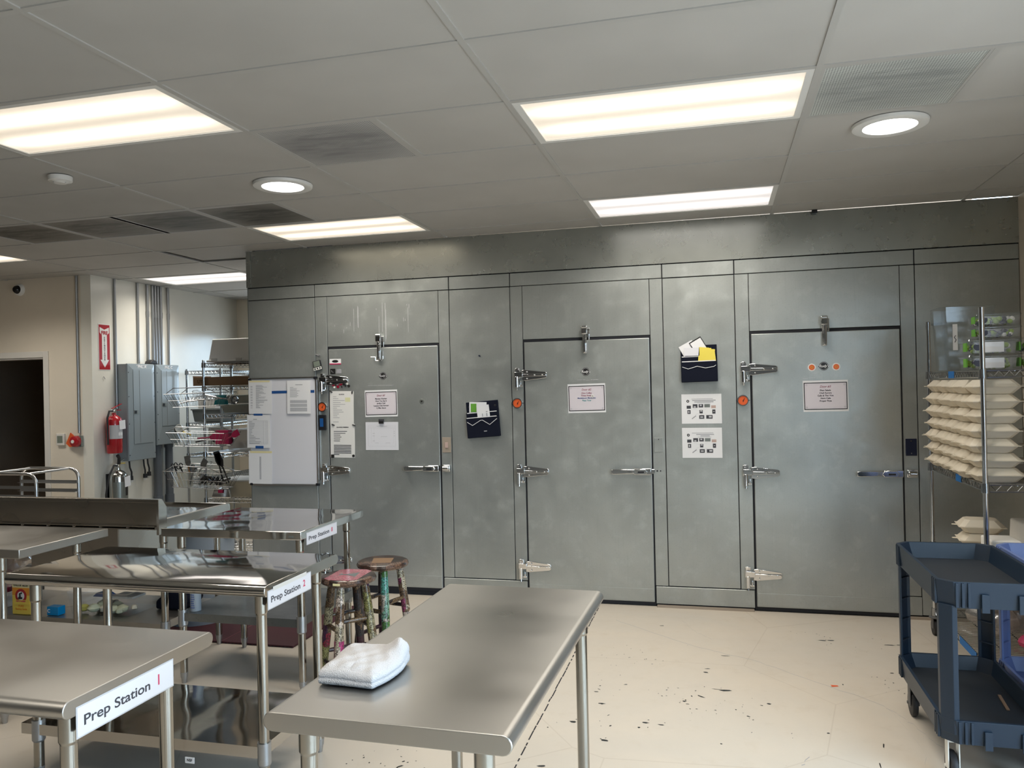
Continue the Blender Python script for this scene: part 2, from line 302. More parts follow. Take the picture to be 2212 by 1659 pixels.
        if sub:
            b = o.modifiers.new('sub', 'SUBSURF'); b.levels = sub; b.render_levels = sub
        return o

def tag(o, label=None, cat=None, group=None, kind=None):
    if label: o['label'] = label
    if cat: o['category'] = cat
    if group: o['group'] = group
    if kind: o['kind'] = kind
    return o
def thing(name, label, cat, loc=(0, 0, 0), rz=0.0, group=None, kind=None):
    o = bpy.data.objects.new(name, None); o.empty_display_size = 0.1; o.location = loc; o.rotation_euler = (0, 0, rz); COL.objects.link(o)
    return tag(o, label, cat, group, kind)
def copy_tree(o, parent=None):
    c = o.copy(); COL.objects.link(c)
    if parent is not None: c.parent = parent
    for ch in [x for x in bpy.data.objects if x.parent == o]: copy_tree(ch, c)
    return c
def text(name, body, size, loc, rot, mat, parent=None, align='CENTER', shear=0.0, sx=1.0, space=1.0, line=1.0, ext=0.0003, bold=0.0):
    cu = bpy.data.curves.new(name, 'FONT'); cu.body = body; cu.size = size; cu.align_x = align; cu.align_y = 'CENTER'; cu.shear = shear
    cu.space_character = space; cu.space_line = line; cu.extrude = ext; cu.offset = bold
    t = bpy.data.objects.new('tmp', cu); COL.objects.link(t); dg = bpy.context.evaluated_depsgraph_get()
    me = bpy.data.meshes.new_from_object(t.evaluated_get(dg)); bpy.data.objects.remove(t); me.name = name
    me.materials.clear(); me.materials.append(MATS[mat])
    o = bpy.data.objects.new(name, me); o.location = loc; o.rotation_euler = rot; o.scale = (sx, 1, 1); COL.objects.link(o)
    if parent is not None: o.parent = parent
    return o
FRONT = (R(90), 0, 0)          # lettering that faces the camera side (-y)
SIDE = (R(90), 0, R(90))       # lettering that faces +x

# ================================================================ the room
XR = 2.766; XL = -9.0; YB = 6.34; YR = -6.0; AX = -5.09; FY = 3.90
fl = MB().box(XL, XR+.15, YR, YB+.15, -0.12, 0.0).build('floor', 'floor_coating', keep=True); tag(fl, kind='structure')
# saw-cut joint, hairline crack and larger chips in the coating
j = MB(); rs = random.Random(3)
y = -0.9
while y < 3.26:
    L = rs.uniform(.02, .10); x = -.06 + rs.uniform(-.002, .002)
    j.box(x-.0035, x+.0025, y, min(y+L, 3.27), 0.0002, 0.0009); y += L + rs.choice([.004, .01, .03])
j.build('floor_joint', 'black_gap', fl)
cr = MB()
def crack(pts, w):
    q = []
    for a, b in zip(pts, pts[1:]):
        for k in range(6):
            t = k/6; q.append((a[0]+(b[0]-a[0])*t+rs.uniform(-.008, .008), a[1]+(b[1]-a[1])*t+rs.uniform(-.008, .008)))
    q.append(pts[-1])
    for a, b in zip(q, q[1:]): cr.add([(a[0], a[1]-w, .0004), (b[0], b[1]-w, .0004), (b[0], b[1]+w, .0004), (a[0], a[1]+w, .0004)], [(0, 1, 2, 3)])
crack([(.10, 2.93), (.154, 2.874), (.587, 2.507), (.80, 2.37), (1.019, 2.248), (1.252, 2.032), (1.573, 1.74), (1.648, 1.584), (1.70, 1.437), (1.75, 1.25)], .0016)
crack([(1.6, 1.7), (1.66, 1.30), (1.62, .9), (1.55, .6)], .001)
crack([(.55, 3.0), (.62, 2.8), (.75, 2.62)], .0009)
crack([(1.08, .75), (1.13, .98), (1.17, 1.08)], .003)
cr.build('hairline_crack', 'ink_grey', fl)
ch = MB()
def chip(x, y, s, e=1.0, a=0.0, m=0):
    n = rs.randint(5, 8); P = []
    for k in range(n):
        t = 2*math.pi*k/n; r = s*rs.uniform(.5, 1.15); px = r*math.cos(t)*e; py = r*math.sin(t)
        P.append((x+px*math.cos(a)-py*math.sin(a), y+px*math.sin(a)+py*math.cos(a), .0006))
    ch.add(P, [tuple(range(n))], m)
for x, y, s, e, a in [(.831, 1.767, .014, 2.6, .1), (.79, 1.775, .004, 9, -.1), (.05, 1.83, .018, 1.2, 0), (.07, 1.80, .012, 1.5, .5), (.02, 1.86, .010, 2, .3), (.21, 1.467, .010, 2.2, .1), (.62, 1.58, .010, 1, 0), (1.034, 1.63, .012, 1.2, 0),
        (.70, 1.66, .009, 3, -.6), (1.0, 1.60, .006, 2, 0), (.72, 2.02, .010, 2, 0), (.73, 2.08, .006, 4, .1), (.83, 2.32, .005, 6, 0), (1.28, 1.33, .008, 1, 0), (.45, 1.28, .010, 2, 0), (.52, 1.27, .008, 2, 0), (.42, 1.22, .009, 1, 0), (.28, 1.05, .012, 2, 0),
        (.10, 1.22, .012, 1.5, 0), (.16, 1.62, .008, 2, 0), (.3, 1.75, .006, 2, .5), (1.42, 2.72, .012, 2, 0), (1.47, 2.73, .009, 2.5, 0), (1.80, 2.70, .011, 3, 0), (1.86, 2.71, .01, 2, .1), (1.9, 2.6, .01, 1, .3), (1.72, 2.2, .010, 1.5, 0), (.42, 2.85, .006, 4, .2),
        (-.55, .62, .008, 2, .7), (-.9, .95, .007, 2, 0), (-.25, 1.25, .010, 1.6, 0), (.05, .75, .012, 1.8, .2), (-.3, .1, .008, 1.5, 0), (.8, 1.12, .009, 1, 0), (.93, 1.45, .007, 2, -.5), (1.5, 1.25, .004, 8, 1.4), (1.45, 1.05, .004, 10, 1.5)]: chip(x, y, s, e, a)
for k in range(150):
    cx, cy = rs.choice([(.12, 1.75), (.62, 1.6), (.95, 1.5), (1.5, 2.7), (.3, 1.2), (-.6, .7), (.35, 2.2), (1.7, 2.0)]); chip(cx+rs.gauss(0, .16), cy+rs.gauss(0, .12), rs.uniform(.0015, .005), rs.uniform(1, 2.5), rs.uniform(0, 3))
ch.build('scuff_marks', 'magnet_black', fl)
of = MB(); of.add([(1.37, 1.955, .0007), (1.405, 1.955, .0007), (1.41, 1.94, .0007), (1.375, 1.925, .0007)], [(0, 1, 2, 3)]); of.build('orange_paint_chip', 'orange_dial', fl)

# ---- suspended ceiling: 4 ft x 2 ft tiles in a T-bar grid (grid line A at x = 0, rows every 0.6096 from y = 0)
TX, TY = 1.2192, 0.6096
full = lambda i, j: (i*TX, (i+1)*TX, j*TY, (j+1)*TY)
LIGHTS = [(0, 1, 'lens_warm'), (0, 4, 'lens_cool'), (-2, 0, 'lens_warm'), (-2, 4, 'lens_warm'), (-5, 4, 'lens_warm'), (-4, 7, 'lens_cool'), (0, -3, 'lens_warm'), (-2, -4, 'lens_warm')]
HALF_VENTS = [(-1, 1, 0, 'vent_face'), (1, 1, 0, 'vent_pale'), (-3, 3, 0, 'vent_dirty'), (-3, 3, 1, 'vent_dirty'), (-4, 3, 1, 'vent_dirty'), (-2, 3, 0, 'vent_dirty')]
taken = {(i, j) for i, j, _ in LIGHTS}; half = {}
for i, j, h, _ in HALF_VENTS: half.setdefault((i, j), set()).add(h)
tiles = MB(); ih = 0.012
def tile(x0, x1, y0, y1, z=H+.004): tiles.box(x0+ih, x1-ih, y0+ih, y1-ih, z, z+.014)
for i in range(-8, 3):
    for jj in range(-10, 11):
        if (i, jj) in taken: continue
        x0, x1, y0, y1 = full(i, jj); x0 = max(x0, XL); x1 = min(x1, XR+ih); y0 = max(y0, YR)
        if i == -3 and jj >= 5:
            if jj == 5: tile(-2.985, x1, y0, WY+ih)
            x1 = -2.985+ih
        elif y1 > WY and x1 > -2.985: y1 = min(y1, WY+ih)
        y1 = min(y1, YB+ih)
        if x1 - x0 < .05 or y1 - y0 < .03: continue
        if jj >= 6 and x0 >= -2.99: continue
        if x0 > -2.985 and y0 > WY: continue
        if (i, jj) in half:
            for h in (0, 1):
                if h not in half[(i, jj)]: tile(x0+h*TX/2, x0+(h+1)*TX/2, y0, y1)
        elif (i, jj) == (-3, 6) and False:   # the tile that has been pushed up and not dropped back
            tiles.add([(x0+ih+.02, y0+ih, H+.012), (x1-ih, y0+ih, H+.012), (x1-ih, y1-ih-.02, H+.04), (x0+ih+.02, y1-ih-.02, H+.045), (x0+ih+.02, y0+ih, H+.028), (x1-ih, y0+ih, H+.028), (x1-ih, y1-ih-.02, H+.056), (x0+ih+.02, y1-ih-.02, H+.06)],
                [(0, 3, 2, 1), (4, 5, 6, 7), (0, 1, 5, 4), (1, 2, 6, 5), (2, 3, 7, 6), (3, 0, 4, 7)])
        elif (i, jj) == (-3, 5): tile(x0+.022, x1, y0, y1-.022, H+.012)   # the tile that sits askew and leaves a dark slot
        else: tile(x0, x1, y0, y1)
ceil = tiles.build('ceiling', 'ceiling_tile', keep=True); tag(ceil, kind='structure')
g = MB(); w = .0125
for i in range(-7, 3):
    x = i*TX
    y1 = YB if x < -2.985 else WY
    g.box(x-w, x+w, YR, y1, H-.001, H+.005)
for jj in range(-9, 11):
    y = jj*TY
    x1 = XR if y < WY else -2.985
    xs = [XL] + [i*TX for i in range(-7, 3) if i*TX < x1] + [x1]
    for a, b in zip(xs, xs[1:]): g.box(a+w, b-w, y-w, y+w, H-.0005, H+.004)
for i, j_, h, _ in HALF_VENTS:
    x = i*TX + TX/2; g.box(x-w, x+w, j_*TY+w, (j_+1)*TY-w, H-.0005, H+.004)
g.build('ceiling_grid', 'ceiling_grid', ceil)
MB().box(XL, XR+.15, YR, YB+.15, H+.30, H+.36).build('plenum_deck', 'wall_dark', ceil)

# ---- walls
def wall(name, mat, *boxes):
    b = MB()
    for q in boxes: b.box(*q)
    return tag(b.build(name, mat, keep=True), kind='structure')
HT = H + .30
wall('wall_left', 'wall_gloss', (AX-.12, AX, FY, YB+.12, 0, HT))
wall('wall_doorway', 'wall_cream', (XL, -6.62, FY, FY+.12, 0, HT), (-5.66, AX-.12, FY, FY+.12, 0, HT), (-6.62, -5.66, FY, FY+.12, 2.03, HT))
wall('wall_alcove', 'wall_cream', (AX, -4.75, YB, YB+.12, 0, HT), (-3.60, 0.2, YB, YB+.12, 0, HT), (-4.75, -3.60, YB, YB+.12, 0, 1.48), (-4.75, -3.60, YB, YB+.12, 2.42, HT))
wall('wall_right', 'wall_cream', (XR, XR+.12, .30, WY+.1, 0, HT), (XR, XR+.12, YR, -4.1, 0, HT), (XR, XR+.12, -4.1, .30, 2.42, HT), (XR, XR+.12, -4.1, .30, 0, .10))
wall('wall_rear', 'rear_wall_dark', (XL, XR+.12, YR-.12, YR, 0, HT))  # unseen plain wall, coloured dark to dim reflections in the steel
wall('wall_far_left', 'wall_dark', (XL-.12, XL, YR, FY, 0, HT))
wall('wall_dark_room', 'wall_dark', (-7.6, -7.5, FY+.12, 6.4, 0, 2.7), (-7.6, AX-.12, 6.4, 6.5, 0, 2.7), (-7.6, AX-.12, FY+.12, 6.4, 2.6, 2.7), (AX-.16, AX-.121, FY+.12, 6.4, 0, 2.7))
# doorway in the cream wall with white casing
d4 = MB(); cz = 2.03
for x0, x1, z0, z1 in ((-5.66, -5.60, 0, cz+.06), (-6.68, -6.62, 0, cz+.06), (-6.62, -5.66, cz, cz+.06)): d4.box(x0, x1, FY-.015, FY, z0, z1)
d4.box(-5.675, -5.66, FY, FY+.12, 0, cz); d4.box(-6.62, -6.605, FY, FY+.12, 0, cz); d4.box(-6.605, -5.675, FY, FY+.12, cz-.015, cz)
door4 = tag(d4.build('door_4', 'white_trim', keep=True, bevel=.003), kind='structure')
# shop window in the right wall: frame, mullions, glass
def window(name, axis, a0, a1, z0, z1, at, n):
    b = MB(); gl = MB()
    def seg(p0, p1, q0, q1, t0, t1, mb): mb.box(t0, t1, p0, p1, q0, q1) if axis == 'X' else mb.box(p0, p1, t0, t1, q0, q1)
    seg(a0, a1, z0, z0+.05, at, at+.08, b); seg(a0, a1, z1-.05, z1, at, at+.08, b)
    for k in range(n+1):
        c = a0 + (a1-a0)*k/n; seg(max(a0, c-.025), min(a1, c+.025), z0+.05, z1-.05, at, at+.08, b)
    seg(a0+.02, a1-.02, z0+.03, z1-.03, at+.035, at+.041, gl)
    o = tag(b.build(name, 'aluminium', keep=True), kind='structure'); gl.build('pane', 'window_glass', o); return o
window('window_1', 'X', -4.1, .30, .10, 2.42, XR+.02, 4)
window('window_2', 'Y', -4.75, -3.60, 1.48, 2.42, YB+.02, 2)

# ---- walk-in cooler front: galvanised panels with dark joints (x of the joints measured on the wall)
XV = dict(a=-2.985, b=-2.366, c=-2.257, d=-1.294, e=-1.205, f=-.710, g=-.614, h=.349, i=.443, j=.952, k=1.049, l=2.037, m=2.131, n=XR)
Z1, Z2, ZD = 2.509, 2.405, 1.986
P = MB(); G = .0035
def pan(x0, x1, z0, z1, y=WY, g=G, mb=None): (mb or P).box(x0+g, x1-g, y, y+.03, z0+g, z1-g)
V = XV
pan(V['a'], V['b'], .02, Z2); pan(V['a'], V['b'], Z2, Z1)
for l, r in (('b', 'e'), ('f', 'i'), ('j', 'm')): pan(V[l], V[r], Z2, Z1)
pan(V['e'], V['f'], Z2, Z1); pan(V['i'], V['j'], Z2, Z1); pan(V['m'], V['n'], Z2, Z1)
for l, dl, dr, r in (('b', 'c', 'd', 'e'), ('f', 'g', 'h', 'i'), ('j', 'k', 'l', 'm')):
    base = .0 if l == 'b' else .15
    pan(V[l], V[dl], .15, Z2, g=.002); pan(V[dr], V[r], .15, Z2, g=.002); pan(V[dl], V[dr], ZD+.006, Z2, g=.002)
pan(V['e'], V['f'], .15, Z2); pan(V['i'], V['j'], .15, Z2); pan(V['m'], V['n'], .02, Z2)
for x0, x1 in ((V['b'], V['c']-.004), (V['d']+.004, V['g']-.004), (V['h']+.004, V['k']-.004), (V['l']+.004, V['m'])): P.box(x0, x1, WY-.004, WY+.03, .022, .146)
cw = P.build('wall_back', 'cooler_metal', keep=True, bevel=.0015, seg=1); tag(cw, kind='structure')
B = MB().box(V['a']+.004, XR+.1, WY+.012, WY+.08, 0.0, H); B.box(V['a']+.002, V['a']+.03, WY+.08, YB, 0, HT); B.build('seam_backing', 'black_gap', cw)
F = MB().box(V['a'], -.30, WY-.002, WY+.03, Z1+.004, H-.001); F.box(-.30, -.262, WY-.008, WY+.03, Z1+.004, H-.001); F.box(-.262, XR, WY-.002, WY+.03, Z1+.004, H-.001)
F.box(V['a']-.004, V['a']+.035, WY-.009, WY+.03, Z1+.004, H-.001)
F.build('fascia_panel', 'fascia_metal', cw)
MB().box(V['a']-.001, V['a'], WY, YB, 0, H).build('side_panel', 'cooler_metal', cw)
MB().box(V['d']+.01, V['g']-.01, WY-.03, WY, 0, .014).box(V['h']+.01, V['k']-.01, WY-.03, WY, 0, .014).box(V['l']+.01, V['n'], WY-.03, WY, 0, .014).build('floor_angle', 'switch_beige', cw)
# dried drips above the first door and scratches
dr = MB(); rd = random.Random(5)
for x in (-2.02, -1.985, -1.98, -1.80, -1.77, -1.745, -1.74, -1.55): 
    z1 = rd.uniform(2.22, 2.34); z0 = rd.uniform(2.0, 2.15); dr.box(x, x+.0022, WY-.0006, WY+.001, z0, z1)
for k in range(10): x = rd.uniform(-2.2, -1.5); z = rd.uniform(2.1, 2.36); dr.box(x, x+.003, WY-.0006, WY+.001, z, z+rd.uniform(.008, .03))
dr.build('dried_drips', 'ink_pale', cw)

# the three cooler doors
def hinge(parent, x, z, frame_dx=-.055, name='hinge'):
    # strap hinge: flange and barrel on the frame, ribbed tapering strap on the door
    h = MB(); y = WY
    h.box(x-.068, x-.030, y-.010, y, z-.005, z+.072); h.box(x-.062, x-.036, y-.020, y, z+.060, z+.076)
    h.cyl((x-.049, y-.030, z-.072), (x-.049, y-.030, z+.012), .0155, n=16); h.cyl((x-.049, y-.030, z-.092), (x-.049, y-.030, z-.072), .009, .006, n=12)
    h.cyl((x-.022, y-.014, z-.062), (x-.022, y-.014, z-.02), .006, n=8); h.box(x-.064, x-.006, y-.016, y, z-.066, z-.052)
    h.box(x-.066, x-.002, y-.040, y-.012, z+.006, z+.046)
    h.prism([(x-.012, z-.018), (x+.012, z-.022), (x+.17, z-.004), (x+.182, z+.004), (x+.182, z+.036), (x+.17, z+.044), (x+.012, z+.062), (x-.012, z+.058)], y-.018, y-.004)
    h.prism([(x-.02, z+.012), (x+.178, z+.012), (x+.178, z+.028), (x-.02, z+.030)], y-.030, y-.016)
    for dx, dz in ((.03, .045), (.03, -.006), (.09, .02), (.15, .02)): h.cyl((x+dx, y-.034, z+dz), (x+dx, y-.016, z+dz), .0055, n=10)
    return h.build(name, 'chrome', parent, smooth=True, bevel=.003)
def latch(parent, x1, z, strike):
    b = MB(); y = WY; x0 = x1 - .30
    b.prism([(x0, z-.016), (x0+.02, z-.020), (x1-.11, z-.012), (x1-.11, z+.018), (x0+.02, z+.020), (x0, z+.016)], y-.048, y-.028)
    b.box(x0+.005, x0+.03, y-.03, y, z-.014, z+.014); b.box(x1-.13, x1-.008, y-.045, y, z-.022, z+.026)
    b.prism([(x1-.145, z), (x1-.13, z-.02), (x1-.05, z-.02), (x1-.035, z), (x1-.05, z+.022), (x1-.13, z+.022)], y-.058, y-.044)
    o = b.build('door_handle', 'chrome', parent, smooth=True, bevel=.004)
    MB().box(x1-.105, x1-.06, y-.0595, y-.0575, z-.006, z+.006).build('keyhole', 'black_plastic', o)
    if strike:
        s = MB(); s.box(x1+.015, x1+.083, y-.034, y, z-.024, z+.030); s.cyl((x1+.022, y-.036, z+.003), (x1+.078, y-.036, z+.003), .020, n=16); s.build('strike', 'chrome', parent, smooth=True, bevel=.005)
    else:
        s = MB(); s.box(x1-.008, x1+.014, y-.020, y, z-.014, z+.018); s.build('latch_tongue', 'chrome', parent, bevel=.002)
        s = MB(); s.cyl((x1+.032, y-.002, z+.004), (x1+.032, y+.001, z+.004), .006, n=12); s.cyl((x1+.056, y-.002, z+.004), (x1+.056, y+.001, z+.004), .005, n=12); s.build('screw_hole', 'black_gap', parent)
def closer(parent, x, z, hook=False):
    c = MB(); y = WY
    c.box(x-.022, x+.022, y-.05, y, z+.045, z+.095); c.cyl((x-.022, y-.04, z+.095), (x+.022, y-.04, z+.095), .013, n=14)
    c.box(x+.022, x+.036, y-.014, y, z+.0, z+.09)
    c.prism([(x-.014, z-.10), (x+.016, z-.10), (x+.018, z+.05), (x-.016, z+.05)], y-.038, y-.016)
    c.box(x-.008, x+.010, y-.046, y-.034, z-.095, z+.045)
    o = c.build('door_closer', 'chrome', parent, smooth=True, bevel=.004)
    if hook:
        q = MB(); q.tube([(x-.07, y-.03, z-.075), (x-.03, y-.03, z-.078), (x-.03, y-.03, z-.105), (x+.02, y-.03, z-.108), (x+.032, y-.025, z-.09), (x+.03, y-.02, z-.03)], .004, 8); q.build('closer_hook', 'chrome', o, smooth=True)
for n_, (l, r, lz, strike, hk) in enumerate((('c', 'd', 1.006, True, True), ('g', 'h', .990, False, False), ('k', 'l', .984, True, False)), 1):
    x0, x1 = V[l], V[r]
    z0 = .05 if n_ == 1 else .02
    d = MB().box(x0+.011, x1-.008, WY-.010, WY+.03, z0+.012, ZD-.014).build('door_%d' % n_, 'cooler_metal', keep=True, bevel=.004); tag(d, kind='structure')
    MB().box(x0+.002, x1-.001, WY-.001, WY+.02, z0-.012, ZD+.004).build('gasket', 'black_gap', d)
    MB().box(x0+.016, x1-.013, WY-.0125, WY-.009, z0+.02, z0+.11).build('kick_plate', 'cooler_metal', d, bevel=.002)
    for z in ((1.70, .965, .24)): hinge(d, x0+.002, z)
    latch(d, x1-.002, lz, strike); closer(d, (x0+x1)/2 + (-.016 if n_ == 1 else (.0 if n_ == 2 else .003)), 1.973, hk)

# ================================================================ ceiling fixtures
where = {(0, 1): 'bright two-tube ceiling light nearest the camera above the middle of the room', (0, 4): 'ceiling light close above the second cooler door', (-2, 0): 'large ceiling light in the upper left corner of the picture',
    (-2, 4): 'ceiling light close above the first cooler door', (-5, 4): 'ceiling light cut off at the left picture edge beyond the dirty vents', (-4, 7): 'far ceiling light half hidden by the left corner of the cooler'}
for i, j_, lens in LIGHTS:
    cx, cy = i*TX+TX/2, j_*TY+TY/2
    lab = where.get((i, j_), 'two-tube ceiling light behind the camera, out of the picture')
    t = thing('ceiling_light', lab, 'ceiling light', (cx, cy, H), 0, 'recessed fluorescent ceiling lights'); hx, hy = TX/2-.0125, TY/2-.0125
    f = MB()
    for a, b, c, d in ((-hx, hx, -hy, -hy+.03), (-hx, hx, hy-.03, hy), (-hx, -hx+.03, -hy+.03, hy-.03), (hx-.03, hx, -hy+.03, hy-.03)): f.box(a, b, c, d, .001, .012)
    f.box(-hx, hx, -hy, hy, .10, .105); f.build('frame', 'white_plastic', t)
    MB().box(-hx+.03, hx-.03, -hy+.03, hy-.03, .006, .010).build('diffuser', lens, t)
    l = bpy.data.lights.new('lamp', 'AREA'); l.shape = 'RECTANGLE'; l.size = 1.12; l.size_y = .52; l.energy = LAMP_W; l.color = (1.0, .945, .85); l.spread = R(140)
    o = bpy.data.objects.new('lamp', l); COL.objects.link(o); o.parent = t; o.location = (0, 0, .004)
dv = {(-1, 1, 0): 'perforated vent with a smoky smudge in the middle, above the stools', (1, 1, 0): 'pale perforated vent with a ring of dust beside the right round light', (-3, 3, 0): 'dirt-blackened vent, left half of the double pair',
    (-3, 3, 1): 'dirt-blackened vent, right half of the double pair', (-4, 3, 1): 'dirt-blackened vent at the left picture edge', (-2, 3, 0): 'dirt-blackened vent next to the ceiling light above the first door'}
for i, j_, h, mt in HALF_VENTS:
    cx, cy = i*TX+TX*(.25+.5*h), (j_+.5)*TY; hx = TX/4-.013; hy = TY/2-.013
    t = thing('ceiling_vent', dv[(i, j_, h)], 'air vent', (cx, cy, H), 0, 'perforated ceiling vents')
    f = MB()
    for a, b, c, d in ((-hx, hx, -hy, -hy+.012), (-hx, hx, hy-.012, hy), (-hx, -hx+.012, -hy+.012, hy-.012), (hx-.012, hx, -hy+.012, hy-.012)): f.box(a, b, c, d, .0, .008)
    f.build('frame', 'ceiling_grid' if mt != 'vent_dirty' else 'ink_pale', t)
    MB().box(-hx+.012, hx-.012, -hy+.012, hy-.012, .002, .006).build('perforated_plate', mt, t)
for (x, y, lab) in ((-1.555, 1.475, 'round white LED downlight in the left half above the stools'), (1.62, 1.42, 'round white LED downlight below the pale vent on the right')):
    t = thing('downlight', lab, 'ceiling light', (x, y, H), 0, 'round LED downlights')
    MB().lathe([(.112, -.004), (.118, -.016), (.150, -.020), (.163, -.014), (.166, -.001), (.112, -.001)], n=48).build('trim_ring', 'white_plastic', t, smooth=True)
    MB().lathe([(.0001, -.010), (.112, -.012), (.112, -.002)], n=48).build('led_disc', 'bright_led', t, smooth=True)
    l = bpy.data.lights.new('lamp', 'AREA'); l.shape = 'DISK'; l.size = .21; l.energy = DOWN_W; l.color = (1, .98, .95); l.spread = R(150)
    o = bpy.data.objects.new('lamp', l); COL.objects.link(o); o.parent = t; o.location = (0, 0, -.015)
t = thing('smoke_detector', 'round white smoke detector left of the near ceiling light', 'smoke detector', (-2.57, .935, H))
MB().lathe([(.0001, -.038), (.030, -.038), (.040, -.030), (.058, -.026), (.060, -.001)], n=32).build('cover', 'white_plastic', t, smooth=True)
q = MB()
for k in range(3): a = k*2.1; q.cyl((.03*math.cos(a), .03*math.sin(a), -.036), (.03*math.cos(a), .03*math.sin(a), -.031), .006, n=10)
q.build('sensor_slot', 'ink_grey', t)
t = thing('sprinkler_cap', 'small dark clip under the ceiling edge above the third cooler door', 'clip', (1.50, WY-.03, H))
MB().box(-.018, .018, -.012, .012, -.022, 0).box(-.012, .012, -.016, .016, -.012, -.004).build('clip_body', 'black_plastic', t)

# ================================================================ things on the cooler front
def sheet(name, label, cat, x0, x1, z0, z1, mat='paper', rot=0.0, group=None, y=WY-.0012, th=.0008):
    t = thing(name, label, cat, ((x0+x1)/2, y, (z0+z1)/2), 0, group); t.rotation_euler = (0, R(rot), 0)
    w, h = (x1-x0)/2, (z1-z0)/2
    MB().box(-w, w, -th, 0, -h, h).build('sheet', mat, t); t['hw'] = w; t['hh'] = h; return t
def bars(parent, items, mat='ink', name='print', y=-.0014):
    b = MB()
    for x0, x1, z0, z1 in items: b.box(x0, x1, y, y+.0007, z0, z1)
    return b.build(name, mat, parent)
def para(x0, z, n, dz, wmin, wmax, th, rg): return [(x0, x0+rg.uniform(wmin, wmax), z-k*dz-th, z-k*dz) for k in range(n)]
def frame_lines(x0, x1, z0, z1, t): return [(x0, x1, z0, z0+t), (x0, x1, z1-t, z1), (x0, x0+t, z0, z1), (x1-t, x1, z0, z1)]
rg = random.Random(11)
# whiteboard with aluminium rim
t = thing('whiteboard', 'white dry-erase board with black corners on the left end of the cooler', 'whiteboard', (-2.668, WY, 1.307)); w, h = .316, .448
MB().box(-w+.01, w-.01, -.012, 0, -h+.01, h-.01).build('board', 'board_white', t)
f = MB()
for a, b, c, d in ((-w, w, -h, -h+.014), (-w, w, h-.014, h), (-w, -w+.014, -h+.014, h-.014), (w-.014, w, -h+.014, h-.014)): f.box(a, b, -.020, 0, c, d)
f.build('rim', 'aluminium', t, bevel=.003)
MB().box(w, w+.012, -.014, 0, -h+.05, h-.03).build('side_rail', 'aluminium', t)
for sx in (-1, 1):
    for sz in (-1, 1): MB().box(min(sx*w, sx*(w-.026))-.001, max(sx*w, sx*(w-.026))+.001, -.023, 0, min(sz*h, sz*(h-.022)), max(sz*h, sz*(h-.022))).build('corner_cap', 'black_plastic', t, bevel=.004)
MB().box(-.30, .29, -.0135, -.0118, .315, .337).build('blue_tape_band', 'tape_blue', t)
MB().box(-.27, .29, -.024, -.018, -h-.004, -h+.010).build('pen_ledge', 'aluminium', t)
yb = WY - .0215
a = sheet('paper_notice', 'typed list with a left column, top left of the whiteboard', 'paper', -2.980, -2.764, 1.455, 1.733, y=yb, rot=.8, group='papers on the whiteboard')
it = [(-.04+0, -.04+rg.uniform(.02, .11), .10-.0075*k-.003, .10-.0075*k) for k in range(26)] + [(-.09, -.072, .10-.0075*k-.003, .10-.0075*k) for k in range(26) if k % 3]
bars(a, it, 'ink_grey'); MB().box(-.10, .09, -.0016, -.0008, .125, .138).build('masking_tape', 'box_cream', a)
a = sheet('paper_notice', 'typed letter on the top right of the whiteboard', 'paper', -2.622, -2.408, 1.452, 1.724, y=yb, rot=.6, group='papers on the whiteboard')
bars(a, [(-.03, .035, .100, .105)] + para(-.08, .082, 9, .0098, .03, .10, .0032, rg) + [(-.08, .075, -.025-.0062*k-.0034, -.025-.0062*k) for k in range(15) if k not in (4, 9)], 'ink_grey')
a = sheet('paper_notice', 'ruled table form held by blue tape, middle left of the whiteboard', 'paper', -3.000, -2.785, 1.172, 1.446, y=yb-.0016, rot=.8, group='papers on the whiteboard')
it = [(-.088, .085, .088-.0128*k, .0888-.0128*k) for k in range(16)] + frame_lines(-.088, .085, -.104, .0888, .0012) + [(.045, .0458, -.104, .088), (.07, .0706, -.104, .088)] + [(-.086, -.086+rg.uniform(.02, .11) if k > 9 else -.086+rg.uniform(.015, .05), .078-.0128*k, .082-.0128*k) for k in range(15)] + [(-.05, -.015, .098, .103)]
bars(a, it, 'ink_grey'); MB().box(-.045, .038, -.0018, -.0009, .132, .148).build('blue_tape', 'tape_blue', a); MB().box(-.030, .045, -.0018, -.0009, -.142, -.120).build('blue_tape', 'tape_blue', a)
a = sheet('paper_notice', 'paper with one narrow grey column, lowest on the whiteboard', 'paper_warm', -2.992, -2.775, .872, 1.145, y=yb, rot=.6, group='papers on the whiteboard')
bars(a, [(-.008, .008, .09-.0058*k-.003, .09-.0058*k) for k in range(33)], 'ink_grey'); MB().box(-.095, .11, -.0016, -.0008, .120, .137).build('masking_tape', 'box_cream', a)

# round logo stickers (script on a black disc), fish-plate magnets on door three
YD = WY - .010      # face of the doors
def badge(x, z, lab, bright):
    t = thing('round_sticker', lab, 'sticker', (x, YD, z), 0, 'black round stickers on the cooler doors')
    MB().lathe([(.0001, .0016), (.030, .0016), (.0305, 0)], n=32, axis='Y').build('disc', 'magnet_black', t)
    r_ = MB()
    for k in range(28):
        a0, a1 = 2*math.pi*k/28, 2*math.pi*(k+1)/28
        r_.add([(.0268*math.cos(a0), -.0019, .0268*math.sin(a0)), (.0268*math.cos(a1), -.0019, .0268*math.sin(a1)), (.0250*math.cos(a1), -.0019, .0250*math.sin(a1)), (.0250*math.cos(a0), -.0019, .0250*math.sin(a0))], [(0, 1, 2, 3)])
    r_.build('ring', 'ink_pale', t); MB().prism([(-.038, -.004), (-.030, -.011), (.030, -.011), (.038, -.002), (.032, .010), (-.026, .008)], -.0022, -.0012).build('banner', 'magnet_black', t)
    text('lettering', "Rudy's", .026, (0, -.0026, 0), FRONT, 'paper' if bright else 'ink_pale', t, shear=.35, bold=.0004)
